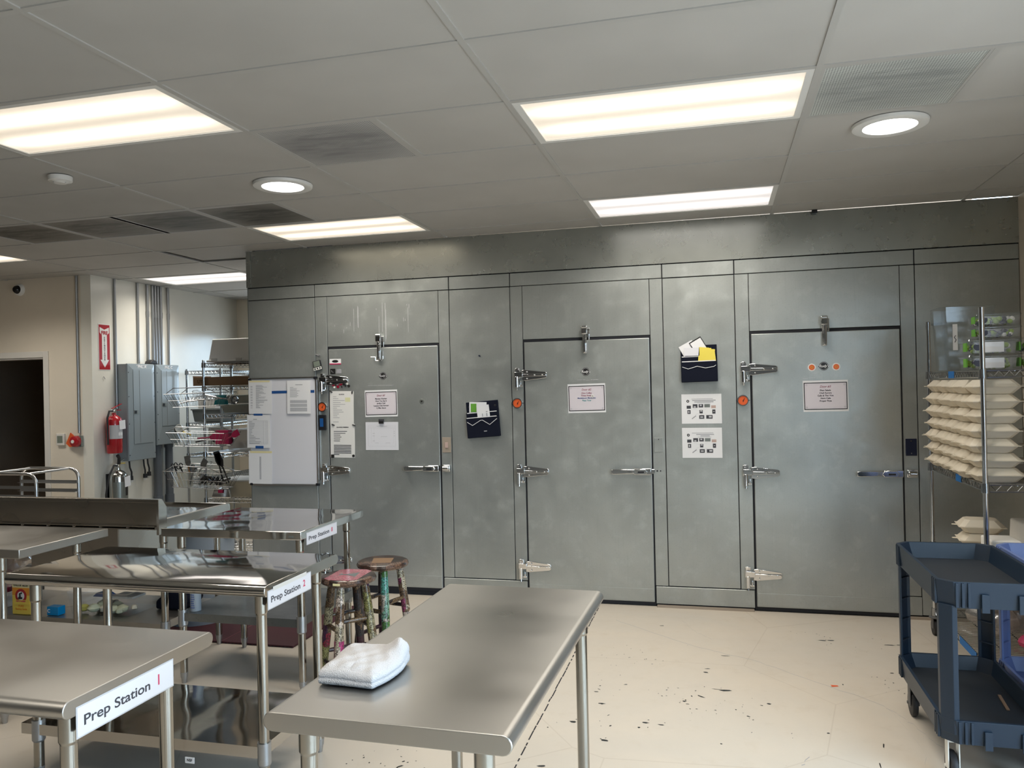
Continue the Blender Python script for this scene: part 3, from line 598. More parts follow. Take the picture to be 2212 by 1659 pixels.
badge(-1.770, 1.745, 'black round sticker with script on the first cooler door, above its sign', False)
badge(-.133, 1.735, 'black round sticker with script on the middle cooler door', True)
badge(1.540, 1.731, 'black round sticker with script between two orange ones on the third door', True)
for x, lab in ((1.461, 'orange round sticker left of the black one on the third door'), (1.621, 'orange round sticker right of the black one on the third door')):
    t = thing('round_sticker', lab, 'sticker', (x, YD, 1.724), 0, 'orange round stickers on the third door')
    MB().lathe([(.0001, .0014), (.0265, .0014), (.027, 0)], n=28, axis='Y').build('disc', 'paper_warm', t)
    MB().lathe([(.0001, .0019), (.019, .0019), (.0195, .0010)], n=24, axis='Y').build('orange_centre', 'orange_dial', t)
    q = MB()
    for k in range(6): a = k*1.05; q.cyl((.008*math.cos(a), -.0025, .008*math.sin(a)), (.008*math.cos(a), -.0018, .008*math.sin(a)), .004, n=8)
    q.build('motif', 'box_orange', t)

# door signs: pink card in black border on white paper
def door_sign(x0, x1, z0, z1, rot, head, body, mats, lab):
    t = sheet('door_sign', lab, 'sign', x0, x1, z0, z1, 'paper', rot, 'signs with black borders on the cooler doors', y=YD-.001)
    w, h = (x1-x0)/2, (z1-z0)/2
    MB().box(-w+.006, w-.006, -.0014, -.0007, -h+.014, h-.014).build('border', 'magnet_black', t)
    MB().box(-w+.012, w-.012, -.0020, -.0013, -h+.020, h-.020).build('card', 'paper_pink', t, bevel=.0002)
    bars(t, frame_lines(-w+.020, w-.020, -h+.028, h-.028, .0006), 'ink_pale', 'inner_line', y=-.0024)
    c = MB()
    for sx in (-1, 1):
        for sz in (-1, 1): c.lathe([(.0042, .0), (.0056, .0), (.0056, .001), (.0042, .001)], (sx*(w-.023), -.0019, sz*(h-.031)), 16, axis='Y')
    c.build('corner_ring', 'ink_grey', t)
    text('lettering', head, .020, (0, -.0024, h-.044), FRONT, 'ink_wine', t, shear=.2, bold=.0002)
    for k, (b_, m_) in enumerate(zip(body, mats)): text('lettering', b_, .0155, (0, -.0024, h-.070-.0185*k), FRONT, m_, t, bold=.0003)
    return t
door_sign(-1.930, -1.650, 1.418, 1.632, -.6, 'Door #1', ['Marigan Kitchen', 'How You Sip It', "Jerilla's Deli", 'Lasagna Oak Sumner', 'Q Mac Sauce'], ['ink']*5, 'framed sign headed Door 1 on the first cooler door')
door_sign(-.272, .012, 1.428, 1.645, -.6, 'Door #2', ['Ohm Coffee', 'Three Angels', "Madeleine's Macarons", 'Pizza Time'], ['ink_wine', 'ink_wine', 'ink_blue', 'ink_teal'], 'framed sign headed Door 2 on the middle cooler door')
door_sign(1.399, 1.694, 1.414, 1.632, -.4, 'Door #3', ['Phan Salads', 'Chef Aurora', 'Cafe & The Vine', 'Hero Cafe', 'Proper Pizza'], ['ink']*5, 'framed sign headed Door 3 on the third cooler door')
t = thing('magnet_button', 'clear round button magnet stuck to the Door 2 sign', 'magnet', (-.085, YD-.004, 1.552)); MB().lathe([(.006, 0), (.006, .005), (.011, .005), (.012, 0)], n=24, axis='Y').build('button', 'ceramic_white', t, smooth=True)
a = sheet('laminated_sheet', 'laminated chart hanging from a black clip below the Door 1 sign', 'paper', -1.930, -1.648, 1.151, 1.375, 'paper_laminated', .2, y=YD-.001)
bars(a, frame_lines(-.118, .117, .072, .086, .0009) + frame_lines(-.118, .117, -.082, .064, .0009) + [(-.09, -.0895, -.06, .062), (-.068, -.0675, -.06, .062), (.10, .1005, -.06, .062), (-.045, .045, .077, .081), (-.01, .045, -.006, -.003), (-.08, -.062, -.04, -.036), (-.08, -.062, .0, .004), (-.08, -.062, .02, .024), (-.06, -.03, -.056, -.053), (.03, .07, -.056, -.053), (.102, .112, 0, .004), (.102, .112, .02, .024), (.102, .112, .036, .04)], 'ink_pale')
MB().box(-.022, .018, -.010, -.001, .100, .122).build('clip', 'magnet_black', a); MB().box(-.024, .020, -.008, -.001, .122, .136).build('clip_handle', 'ink', a)
a = sheet('recipe_sheet', 'recipe page with a yellow note, upper of two on the first door', 'paper', -2.240, -2.030, 1.366, 1.630, 'paper_warm', .8, 'recipe pages on the first door', y=YD-.001)
text('lettering', 'GLUNCIA', .011, (-.002, -.0012, .105), FRONT, 'ink', a, bold=.0005); bars(a, para(-.078, .088, 12, .0155, .03, .11, .0035, rg) + [(-.078, -.03, -.12, -.116)], 'ink_grey'); MB().box(.030, .075, -.0016, -.0009, .045, .080).build('sticky_note', 'yellow_pale', a)
a = sheet('recipe_sheet', 'recipe page with a solid paragraph, lower of two on the first door', 'paper', -2.242, -2.026, 1.090, 1.366, 'paper_warm', .8, 'recipe pages on the first door', y=YD-.001)
text('lettering', 'GALANGO DRESSING', .011, (0, -.0012, .108), FRONT, 'ink', a, bold=.0005); bars(a, para(-.078, .078, 6, .0155, .05, .12, .0045, rg) + [(-.078, .076 if k < 6 else -.03, -.035-.0125*k-.0062, -.035-.0125*k) for k in range(7)], 'ink')
for x, z, r_, lab in ((-2.228, 1.628, 35, 'at the top left of the upper recipe page'), (-2.041, 1.618, 95, 'at the top right of the upper recipe page'), (-2.215, 1.357, 20, 'at the left where the two recipe pages meet'), (-2.032, 1.352, 20, 'at the right where the two recipe pages meet')):
    t = thing('oval_magnet', 'black oval clip magnet ' + lab, 'magnet', (x, YD-.003, z), 0, 'black oval clip magnets'); t.rotation_euler = (0, R(r_), 0)
    m_ = MB().lathe([(.0001, .008), (.010, .006), (.016, 0)], n=20, axis='Y'); o = m_.build('magnet_body', 'handle_black', t, smooth=True); o.scale = (1, 1, .38)
for x, z, sq, lab in ((-2.222, 1.103, True, 'small black square magnet at the bottom left of the lower recipe page'), (-2.040, 1.105, False, 'small black round magnet at the bottom right of the lower recipe page')):
    t = thing('small_magnet', lab, 'magnet', (x, YD-.003, z)); (MB().box(-.014, .012, -.006, 0, -.013, .013) if sq else MB().lathe([(.0001, .006), (.010, .006), (.011, 0)], n=20, axis='Y')).build('magnet_body', 'magnet_black', t)
cl = [(-2.206, 1.684, .0125, 'magnet_red', 'red leftmost'), (-2.181, 1.682, .009, 'chrome', 'silver ring beside leftmost red'), (-2.166, 1.704, .006, 'chrome', 'tiny silver topmost'), (-2.141, 1.690, .0155, 'magnet_red', 'large red central'), (-2.115, 1.706, .0125, 'magnet_red', 'red topmost'), (-2.113, 1.686, .010, 'magnet_black', 'black below the topmost red'),
    (-2.083, 1.688, .009, 'ceramic_white', 'white right-hand'), (-2.070, 1.671, .0115, 'magnet_black', 'black rightmost'), (-2.096, 1.672, .008, 'chrome', 'silver ring beside the rightmost black'), (-2.128, 1.664, .008, 'chrome', 'silver lowest middle'), (-2.165, 1.666, .0115, 'magnet_red', 'red lowest'), (-2.198, 1.662, .009, 'ceramic_white', 'white lowest left')]
for x, z, r_, mt, lab in cl:
    t = thing('round_magnet', lab + ' round magnet clustered below the top hinge of door one', 'magnet', (x, YD, z), 0, 'round magnets clustered on the first door'); MB().lathe([(.0001, .007), (r_*.85, .007), (r_, .004), (r_, 0)], n=20, axis='Y').build('magnet_body', mt, t, smooth=True)
t = sheet('business_card', 'white card with a black oval and red foot, top left of the first door', 'card', -2.236, -2.134, 1.848, 1.893, y=YD-.001, rot=.6)
MB().box(-.051, .051, -.0013, -.0007, -.0225, -.014).build('red_stripe', 'pink_plastic', t); o = MB().lathe([(.0001, .001), (.014, .001)], (0, 0, 0), 24, axis='Y').build('oval_print', 'magnet_black', t); o.scale = (2.0, 1, .8); o.location = (0, -.0008, .003)
for x0, x1, z0, z1, lab in ((-2.231, -2.186, 1.770, 1.814, 'black square magnet with a curved print above the top hinge of door one'), (-2.176, -2.134, 1.772, 1.808, 'grey square magnet right of the black one above the top hinge')):
    t = thing('square_magnet', lab, 'magnet', ((x0+x1)/2, YD, (z0+z1)/2)); MB().box(-(x1-x0)/2, (x1-x0)/2, -.003, 0, -(z1-z0)/2, (z1-z0)/2).build('magnet_body', 'magnet_black' if x0 < -2.2 else 'ink_grey', t, bevel=.003)
    MB().tube([(-.012, -.0035, .010), (-.006, -.0035, -.006), (.008, -.0035, -.008)], .0015, 6).build('print', 'ink_grey', t)
# timer, dial thermometers, digital device, plates
t = thing('kitchen_timer', 'small square digital timer hanging tilted above the whiteboard corner', 'timer', (-2.346, WY, 1.845)); t.rotation_euler = (0, R(-12), 0)
MB().box(-.036, .036, -.018, 0, -.040, .040).build('body', 'black_plastic', t, bevel=.006); MB().box(-.028, .028, -.0195, -.017, -.010, .034).build('screen', 'lcd_grey', t); q = MB().box(-.036, .036, -.0195, -.017, -.038, -.016); q.build('button_strip', 'ceramic_white', t)
for dx in (-.022, 0, .022): MB().cyl((dx, -.022, -.026), (dx, -.019, -.026), .006, n=10).build('button', 'black_plastic', t)
for x, z, lab in ((-2.312, 1.504, 'orange dial thermometer on the frame left of the first cooler door'), (-.666, 1.508, 'orange dial thermometer on the frame left of the middle cooler door'), (.994, 1.501, 'orange dial thermometer on the frame left of the third cooler door')):
    t = thing('dial_thermometer', lab, 'thermometer', (x, WY, z), 0, 'orange dial thermometers')
    MB().lathe([(.033, .014), (.039, .014), (.041, .004), (.041, 0), (.033, 0)], n=36, axis='Y').build('rim', 'chrome', t, smooth=True); MB().lathe([(.0001, .010), (.034, .010)], n=32, axis='Y').build('dial', 'orange_dial', t)
    n_ = MB(); n_.prism([(-.002, -.010), (.002, -.012), (.011, .014), (.008, .015)], -.012, -.0105); n_.cyl((0, -.013, 0), (0, -.010, 0), .003, n=10); n_.build('needle', 'magnet_black', t)
    tk = MB()
    for k in range(24): a = k*math.pi/12; tk.box(.029*math.cos(a)-.0006, .029*math.cos(a)+.0006, -.0108, -.0102, .029*math.sin(a)-.0006, .029*math.sin(a)+.0006)
    for sx in (-1, 1): tk.cyl((sx*.044, -.004, 0), (sx*.044, 0, 0), .004, n=8)
    tk.build('tick_marks', 'ink', t)
t = thing('digital_thermometer', 'black handheld device with a blue screen below the left orange dial', 'thermometer', (-2.311, WY, 1.377)); MB().box(-.034, .034, -.024, 0, -.062, .062).build('body', 'black_plastic', t, bevel=.006); MB().box(-.016, .014, -.0255, -.023, -.034, .034).build('screen', 'lens_screen', t)
t = thing('light_switch', 'light switch with a pinkish rocker right of the first door', 'switch', (-1.247, WY, 1.190)); MB().box(-.036, .036, -.005, 0, -.060, .060).build('plate', 'switch_beige', t, bevel=.002); MB().box(-.014, .014, -.012, -.004, -.024, .020).build('rocker', 'switch_pink', t, bevel=.003)
t = thing('cover_plate', 'blank metal cover plate right of the middle door', 'cover plate', (.393, WY, 1.185)); MB().box(-.031, .031, -.004, 0, -.052, .052).build('plate', 'cooler_metal', t, bevel=.0015); MB().cyl((0, -.0055, .040), (0, -.003, .040), .0035, n=10).build('screw', 'magnet_black', t)
t = thing('cover_plate', 'dark navy cover plate with two screws right of the third door', 'cover plate', (2.086, WY, 1.164)); MB().box(-.035, .035, -.005, 0, -.058, .058).build('plate', 'navy_plate', t, bevel=.002)
for dz in (-.042, .042): MB().cyl((0, -.0065, dz), (0, -.004, dz), .004, n=10).build('screw', 'chrome', t)
t = thing('peephole', 'small grey plug with a black centre in the first door', 'plug', (-1.444, YD, 1.535)); MB().lathe([(.007, .004), (.018, .003), (.020, 0)], n=24, axis='Y').build('ring', 'plate_steel', t, smooth=True); MB().lathe([(.0001, .003), (.008, .004)], n=16, axis='Y').build('hole', 'magnet_black', t)
t = thing('torn_tape', 'tiny dark blue scrap of tape on the panel between the first two doors', 'tape scrap', (-.964, WY-.001, 1.879)); MB().prism([(-.010, .002), (0, .008), (.009, .003), (.008, -.008), (.0, -.003)], -.002, 0).build('scrap', 'navy_plate', t)
t = thing('adhesive_hook', 'small clear adhesive hook above the tilted timer', 'hook', (-2.335, WY, 1.925)); MB().tube([(-.03, -.004, .012), (-.01, -.004, .002), (.008, -.006, 0), (.014, -.012, .006), (.008, -.014, .014)], .003, 6).build('hook_wire', 'ink_grey', t, smooth=True)
# streaks of old adhesive above the signs, part of each door
for nm, x0, x1, z in (('door_1', -1.90, -1.68, 1.667), ('door_2', -.20, -.04, 1.672), ('door_3', 1.40, 1.50, 1.648)):
    q = MB(); rq = random.Random(int(x0*100)); x = x0
    while x < x1: w_ = rq.uniform(.01, .04); zz = z+rq.uniform(-.002, .002); q.box(x, min(x+w_, x1), YD-.0006, YD+.001, zz, zz+rq.uniform(.0015, .004)); x += w_+rq.uniform(0, .008)
    q.build('adhesive_residue', 'ink_pale', bpy.data.objects[nm])
# fabric wall pockets
def pocket(x0, x1, z0, z1, rot, lab, s_):
    t = thing('wall_pocket', lab, 'wall organizer', ((x0+x1)/2, WY, (z0+z1)/2), 0, 'black fabric wall pockets'); t.rotation_euler = (0, R(rot), 0); w, h = (x1-x0)/2, (z1-z0)/2
    MB().box(-w, w, -.006, 0, -h, h).build('back_panel', 'black_cloth', t, bevel=.002)
    MB().box(-w, w, -.022, -.006, -h, h*.42).build('rear_pocket', 'black_cloth', t, bevel=.004); MB().box(-w, w, -.040, -.022, -h, h*.10).build('front_pocket', 'black_cloth', t, bevel=.005)
    q = MB(); q.box(-w+.008, w-.012, -.0235, -.0215, h*.42-.007, h*.42-.001); q.box(-w+.008, w-.012, -.0415, -.0395, h*.10, h*.10+.006)
    q.tube([(-w+.010, -.0415, -.10*h), (-w*.62, -.0415, -.30*h), (-w*.1, -.0415, -.05*h), (w*.02, -.0415, -.04*h), (w*.45, -.0415, -.32*h), (w-.01, -.0415, -.02*h)] if s_ else [(-w+.010, -.0415, -.16*h), (-w*.6, -.0415, -.28*h), (-w*.1, -.0415, -.15*h), (w*.35, -.0415, -.26*h), (w*.8, -.0415, -.2*h), (w-.01, -.0415, -.12*h)], .0022, 6)
    q.build('white_piping', 'paper', t)
    for sx in (-1, 1): MB().lathe([(.004, .002), (.008, .002), (.009, 0)], (sx*(w-.025), -.006, h*.72), 16, axis='Y').build('grommet', 'chrome', t)
    return t
pk = pocket(-1.072, -.812, 1.250, 1.528, -4.0, 'black fabric wall pocket between the first two doors', True); MB().box(-.012, .012, -.0425, -.0405, -.003, .003).build('tag', 'ink_pale', pk).location = (.02, 0, -.092)
pocket(.567, .823, 1.640, 1.906, -1.0, 'black fabric wall pocket between the middle and right doors', False)
def card(x0, x1, z0, z1, rot, y, mat, lab, name='paper_card', cat='card', grp=None):
    t = thing(name, lab, cat, ((x0+x1)/2, y, (z0+z1)/2), 0, grp); t.rotation_euler = (0, R(rot), 0); w, h = (x1-x0)/2, (z1-z0)/2; MB().box(-w, w, -.0012, 0, -h, h).build('sheet', mat, t); t['hw'] = w; return t
c = card(-1.052, -.912, 1.425, 1.522, 1, WY-.010, 'paper', 'white card with a green picture in the left wall pocket'); MB().box(-.058, -.012, -.002, -.001, -.03, .036).build('green_print', 'green_label', c)
c = card(-.985, -.885, 1.40, 1.498, -6, WY-.026, 'paper', 'white leaflet with small print leaning in the left wall pocket'); bars(c, [(.022, .034, -.008, .0), (-.012, -.006, -.04, -.015), (.022, .03, -.04, -.015)], 'ink_grey', y=-.002)
c = card(.565, .672, 1.845, 1.925, -28, WY-.010, 'paper', 'white sheet tilted left in the right wall pocket'); c = card(.652, .735, 1.855, 1.945, -30, WY-.014, 'paper', 'second white sheet with a dark edge in the right wall pocket'); MB().box(-.047, .047, .0, .001, -.045, .053).build('dark_backing', 'magnet_black', c)
c = card(.590, .700, 1.83, 1.888, 0, WY-.026, 'paper_laminated', 'folded leaflet along the rim of the right wall pocket')
for k, (x, r_) in enumerate(((.728, 5), (.748, 0), (.768, 8), (.775, -6))): card(x-.035, x+.035, 1.782, 1.888-.006*k, r_, WY-.026-.0022*k, 'yellow_note', ['yellow slip in the right wall pocket, leftmost', 'yellow slip in the right wall pocket, second from left', 'yellow slip in the right wall pocket, second from right', 'yellow slip in the right wall pocket, frontmost and rightmost'][k], 'yellow_slip', 'paper slip', 'yellow slips in the right wall pocket')
# procedure posters
for z0, z1, x0, x1, k, lab in ((1.338, 1.552, .564, .846, 0, 'upper of two picture posters below the right wall pocket'), (1.090, 1.308, .563, .844, 1, 'lower of two picture posters below the right wall pocket')):
    a = sheet('picture_poster', lab, 'poster', x0, x1, z0, z1, 'paper', .0, 'picture posters between the doors', y=WY-.001)
    bars(a, [(-.07, .08, .070, .073)] + ([(-.065, .10, .058, .064), (-.05, .085, .047, .053)] if k == 0 else [(-.04, .085, .058, .063), (-.01, .055, .048, .053)]) + [(-.03, .065, .041, .043)], 'ink_grey')
    bars(a, [(-.105, -.075, .002, .024), (-.062, -.028, .008, .034), (-.020, .012, .010, .034), (-.100, -.078, -.036, -.008), (.075, .097, -.036, -.006), (-.015, .008, -.033, -.008), (-.018, .018, -.072, -.046), (.032, .076, -.072, -.046)], 'ink', 'dark_photos')
    bars(a, [(-.055, -.040, .010, .020), (-.012, .002, .020, .030), (-.094, -.086, -.030, -.014), (-.010, .010, -.064, -.055), (.050, .070, -.064, -.052), (.082, .090, -.024, -.018), (-.010, .004, -.020, -.010)], 'ink_pale', 'photo_highlights', y=-.0020)
    bars(a, [(.020, .060, .010, .034)], 'plate_steel', 'green_photo'); bars(a, [(.068, .100, .004, .024)], 'switch_pink', 'red_photo'); b = MB().prism([(-.072, -.070), (-.066, -.074), (-.038, -.052), (-.042, -.047)], -.0014, -.0008); b.build('tool_photo', 'ink_grey', a)
    MB().lathe([(.004, .0), (.010, .0), (.010, .0006), (.004, .0006)], (-.096, -.0008, .056), 20, axis='Y').build('round_logo', 'magnet_black', a)
    ln = MB()
    for p, q in (((-.02, -.012), (-.06, .0)), ((-.02, -.03), (-.045, -.042)), ((.012, -.03), (.035, -.042)), ((.012, -.01), (.04, .004)), ((0, -.036), (0, -.045))): ln.tube([(p[0], -.0012, p[1]), (q[0], -.0012, q[1])], .0004, 4)
    ln.build('pointer_lines', 'ink_pale', a)

# ================================================================ stainless tables
def stadium(a0, a1, z0, z1, n=8):
    # cross-section with fully rolled (bullnose) long edges
    r = (z1-z0)/2; zc = (z0+z1)/2; P = []
    for k in range(n+1): t = -math.pi/2 + math.pi*k/n; P.append((a1-r+r*math.cos(t), zc+r*math.sin(t)))
    for k in range(n+1): t = math.pi/2 + math.pi*k/n; P.append((a0+r+r*math.cos(t), zc+r*math.sin(t)))
    return P
def leg(parent, x, y, z0, z1, mat='steel_tube', r=.0206, sleeve=None, foot=True):
    b = MB(); b.cyl((x, y, z1-.075), (x, y, z1), .0242, n=20); b.cyl((x, y, z0+.055), (x, y, z1-.06), r, n=20); b.cyl((x, y, z1-.083), (x, y, z1-.075), r, .0242, n=20)
    o = b.build('leg', mat, parent, smooth=True)
    f = MB(); f.cyl((x, y, z0), (x, y, z0+.035), .0125, .017, n=16); f.cyl((x, y, z0+.033), (x, y, z0+.062), .019, .0215, n=16)
    f.build('foot', 'grey_galv_pipe', o, smooth=True)
    if sleeve:
        s = MB(); s.cyl((x, y, sleeve-.07), (x, y, sleeve+.015), .0265, n=20); s.cyl((x, y, sleeve-.078), (x, y, sleeve-.07), .0215, .0265, n=20); s.build('shelf_clamp', 'grey_galv_pipe', o, smooth=True)
    return o
def table(name, label, x0, x1, y0, y1, top_mat, rolled, legs, shelf=None, shelf_mat='steel_satin', rz=0.0, group='stainless prep tables', H_=.89, th=.046, leg_sleeve=True):
    cx, cy = (x0+x1)/2, (y0+y1)/2; t = thing(name, label, 'table', (cx, cy, 0), rz, group); X, Y = (x1-x0)/2, (y1-y0)/2
    b = MB()
    if rolled == 'x': b.prism(stadium(-Y, Y, H_-th, H_), -X, X, 'X')
    elif rolled == 'y': b.prism(stadium(-X, X, H_-th, H_), -Y, Y, 'Y')
    else: b.box(-X, X, -Y, Y, H_-th, H_)
    b.build('tabletop', top_mat, t, smooth=True, bevel=.0025 if rolled else .004)
    for lx, ly in legs: leg(t, lx-cx, ly-cy, 0, H_-th, sleeve=shelf if leg_sleeve and shelf else None)
    if shelf:
        xs = [l[0] for l in legs]; ys = [l[1] for l in legs]; sx0, sx1, sy0, sy1 = min(xs)-cx, max(xs)-cx, min(ys)-cy-.015, max(ys)-cy+.015
        s = MB(); s.box(sx0, sx1, sy0, sy1, shelf-.004, shelf); s.box(sx0, sx1, sy0-.002, sy0, shelf-.045, shelf); s.box(sx0, sx1, sy1, sy1+.002, shelf-.045, shelf); s.box(sx0, sx0+.002, sy0, sy1, shelf-.045, shelf-.004); s.box(sx1-.002, sx1, sy0, sy1, shelf-.045, shelf-.004)
        s.build('undershelf', shelf_mat, t)
    return t
def station_sign(num, x, y0, y1, z0, z1, lab, tape=False, flip=0.0):
    t = thing('station_sign', lab, 'sign', (x, (y0+y1)/2, (z0+z1)/2), 0, 'prep station signs on the table ends'); w, h = (y1-y0)/2, (z1-z0)/2; t.rotation_euler = (R(flip), 0, 0)
    MB().box(.0, .0012, -w, w, -h, h).build('card', 'paper_laminated', t); MB().box(-.0003, .0004, -w-.004, w+.004, -h-.004, h+.004).build('laminate_edge', 'ink_pale', t)
    s = h*1.02
    a = text('lettering', 'Prep Station', s, (.0016, -w*.90, -.002), SIDE, 'ink', t, 'LEFT', bold=.0005, ext=.0002); wd = max(v.co.x for v in a.data.vertices); k = (w*1.36)/wd; a.scale = (k, 1, 1)
    text('numeral', num, s*1.12, (.0016, w*.66, 0), SIDE, 'ink_red', t, 'CENTER', bold=.0006, ext=.0002)
    if tape: MB().box(.0013, .002, -w*.8, w*.78, h-.004, h+.012).build('clear_tape', 'carton_white', t)
    return t
# the free table in front (rolled long edges), the two stations, the sink table and the far station
T0 = table('prep_table', 'long stainless table in front with a folded white towel on it', -.215, .391, -.945, .278, 'steel_satin', 'y', [(-.145, -.86), (.300, -.86), (.326, .17), (-.145, .17)], rz=R(-1.2))
T1 = table('prep_table', 'near left stainless table carrying the Prep Station 1 sign', -2.60, -.735, -1.000, -.405, 'steel_satin', 'x', [(-.785, -.93), (-.838, -.50), (-2.50, -.93), (-2.50, -.50)], shelf=.25, shelf_mat='galvanised_shelf')
T2 = table('prep_table', 'shiny stainless table in the middle carrying the Prep Station 2 sign', -2.115, -.880, .120, .735, 'steel_mirror', 'x', [(-2.022, .19), (-.938, .19), (-.965, .68), (-2.095, .68)], shelf=.245, shelf_mat='steel_mirror')
T8 = table('prep_table', 'far shiny stainless table carrying the Prep Station 8 sign', -2.200, -1.335, 1.205, 1.970, 'steel_mirror', None, [(-2.140, 1.30), (-1.395, 1.30), (-1.425, 1.92), (-2.160, 1.92)], shelf=.40, shelf_mat='galvanised_shelf')
TL = table('prep_table', 'stainless table end cut off at the left edge behind the middle table', -4.1, -2.508, .570, 1.16, 'steel_satin', None, [(-2.690, .64), (-2.66, 1.09), (-4.0, .64), (-4.0, 1.09)])
MB().box(.30, .34, -.3725, -.3705, .215, .238).build('maker_plate', 'paper', T2); text('lettering', 'NSF', .014, (.320, -.3730, .2265), FRONT, 'ink', T2, bold=.0003)
MB().box(.360, .388, -.3845, -.3822, .858, .869).build('maker_plate', 'plate_steel', T8)
station_sign('1', -.7345, -.955, -.600, .790, .862, 'white sign with red numeral 1 on the near left table end')
station_sign('2', -.8795, .145, .475, .796, .863, 'white sign with red numeral 2 on the middle table end', True)
station_sign('8', -1.3345, 1.265, 1.610, .812, .872, 'white sign with red numeral 8 on the far table end')

# ---- sink table seen from behind: backsplash towards the camera, bowl hanging below
t = thing('sink_table', 'stainless sink table with its backsplash turned to the camera', 'sink', (-3.5, 1.70, 0)); L = -3.5
b = MB(); x0, x1 = -5.2-L, -2.335-L; yb0, yb1 = 1.355-1.7, 2.045-1.7
b.box(x0, x1, yb0+.03, yb1, .845, .888); b.prism([(yb1-.02, .89), (yb1, .905), (yb1+.012, .89), (yb1+.012, .845), (yb1-.02, .845)], x0, x1, 'X')
b.build('worktop', 'steel_mirror', t, bevel=.003)
MB().box(x1-.022, x1+.001, yb0+.03, yb1, .846, .905).build('end_rim', 'steel_satin', t, bevel=.004)
s = MB(); s.box(x0, x1-.01, yb0+.022, yb0+.030, .865, 1.024); s.box(x0, x1-.01, yb0, yb0+.034, 1.018, 1.026); s.box(x0, x1-.01, yb0, yb0+.003, 1.006, 1.020); s.box(x0, x1-.03, yb0+.002, yb0+.03, .862, .869)
s.prism([(yb0-.002, 1.026), (yb0+.03, 1.026), (yb0+.07, .975), (yb0+.07, .82), (yb0-.002, .82)], x1-.012, x1+.004, 'X'); s.build('backsplash', 'steel_dull', t, bevel=.002)
s = MB(); s.box(x0, x1-.05, yb0+.03, yb0+.055, .842, .862); s.build('rear_rail', 'steel_dull', t)
for k in range(6): MB().cyl((x1-.22-.19*k, yb0+.004, .858), (x1-.22-.19*k, yb0+.018, .858), .005, n=8).build('bolt', 'chrome', t)
s = MB(); bx0, bx1 = -3.315-L, -2.675-L; s.box(bx0, bx1, yb0+.07, yb0+.076, .585, .845); s.box(bx0, bx1, yb1-.06, yb1-.054, .585, .845); s.box(bx0, bx0+.006, yb0+.076, yb1-.06, .585, .845); s.box(bx1-.006, bx1, yb0+.076, yb1-.06, .585, .845); s.box(bx0, bx1, yb0+.07, yb1-.054, .579, .585)
s.build('sink_bowl', 'steel_dull', t, bevel=.006)
for lx, ly in ((-2.345, 1.41), (-2.365, 1.95), (-4.9, 1.41), (-4.9, 1.95)): leg(t, lx-L+0, ly-1.7, 0, .845, sleeve=.29)
s = MB(); s.box(x0+.3, -2.37-L, yb0+.045, yb1-.08, .286, .290); s.box(x0+.3, -2.37-L, yb0+.043, yb0+.045, .245, .290); s.box(-2.372-L, -2.370-L, yb0+.045, yb1-.08, .245, .286); s.build('undershelf', 'steel_satin', t)
ZS = .2925
# things on that undershelf
t = thing('baking_soda_box', 'yellow baking soda box on the shelf under the sink table', 'box', (-3.385, 1.435, ZS)); MB().box(-.068, .068, -.022, .022, 0, .200).build('carton', 'box_yellow', t, bevel=.001)
MB().box(-.067, .067, -.0232, -.0218, .165, .196).build('top_band', 'box_cream', t); MB().box(-.067, .067, -.0229, -.0219, .118, .165).build('orange_glow', 'box_orange', t)
MB().lathe([(.0001, .001), (.043, .001)], (0, -.0230, .115), 32, axis='Y').build('red_ring', 'red_sign', t); MB().lathe([(.0001, .001), (.027, .001)], (0, -.0238, .115), 28, axis='Y').build('white_disc', 'paper', t); MB().box(-.06, .06, -.0256, -.0245, .062, .090).build('faded_band', 'box_yellow', t)
MB().tube([(-.014, -.0256, .100), (-.004, -.0256, .112), (-.006, -.0256, .128), (.010, -.0256, .134)], .006, 8).tube([(-.010, -.0256, .100), (.012, -.0256, .102)], .006, 8).build('arm_mark', 'magnet_black', t)
text('lettering', 'VALUE SIZE!', .021, (0, -.0240, .180), FRONT, 'ink', t, bold=.0005); text('lettering', 'ARM & HAMMER', .0100, (0, -.0262, .082), FRONT, 'ink_red', t, bold=.0003); text('lettering', 'PURE\nBaking Soda', .018, (0, -.0235, .042), FRONT, 'box_orange', t, bold=.0003)
def open_bin(name, label, x, y, z, w, d, h, mat, flare=.04, rz=0.0, lipw=.02, cat='bin', group=None):
    t = thing(name, label, cat, (x, y, z), rz, group); th = .004; P = lambda a, b, zz: (a, b, zz)
    def ring(W, D, zz): return [(-W/2, -D/2, zz), (W/2, -D/2, zz), (W/2, D/2, zz), (-W/2, D/2, zz)]
    b = MB(); vs = ring(w-flare, d-flare, 0)+ring(w, d, h)+ring(w+lipw*2, d+lipw*2, h)+ring(w+lipw*2, d+lipw*2, h-.018); fs = [(0, 1, 2, 3)]
    for o in (0, 4, 8): fs += [(o+i, o+(i+1) % 4, o+(i+1) % 4+4, o+i+4) for i in range(4)]
    b.add(vs, fs); b.build('bin_body', mat, t)
    return t
bn = open_bin('storage_bin', 'open clear bin full of pale scraps under the sink table', -2.865, 1.62, ZS, .44, .33, .145, 'clear_plastic')
def lumps(parent, name, mat, n, x0, x1, y0, y1, z0, r0, r1, seed):
    rr = random.Random(seed); b = MB()
    for k in range(n):
        cx, cy, r = rr.uniform(x0, x1), rr.uniform(y0, y1), rr.uniform(r0, r1); a = rr.uniform(0, 6); pr = []
        for i in range(7): ph = math.pi*i/6; pr.append((max(.0002, r*math.sin(ph)*rr.uniform(.75, 1.2)), r*.75*(1-math.cos(ph))))
        b.lathe(pr, (cx, cy, z0+rr.uniform(0, .012)), 8)
    return b.build(name, mat, parent, smooth=True)
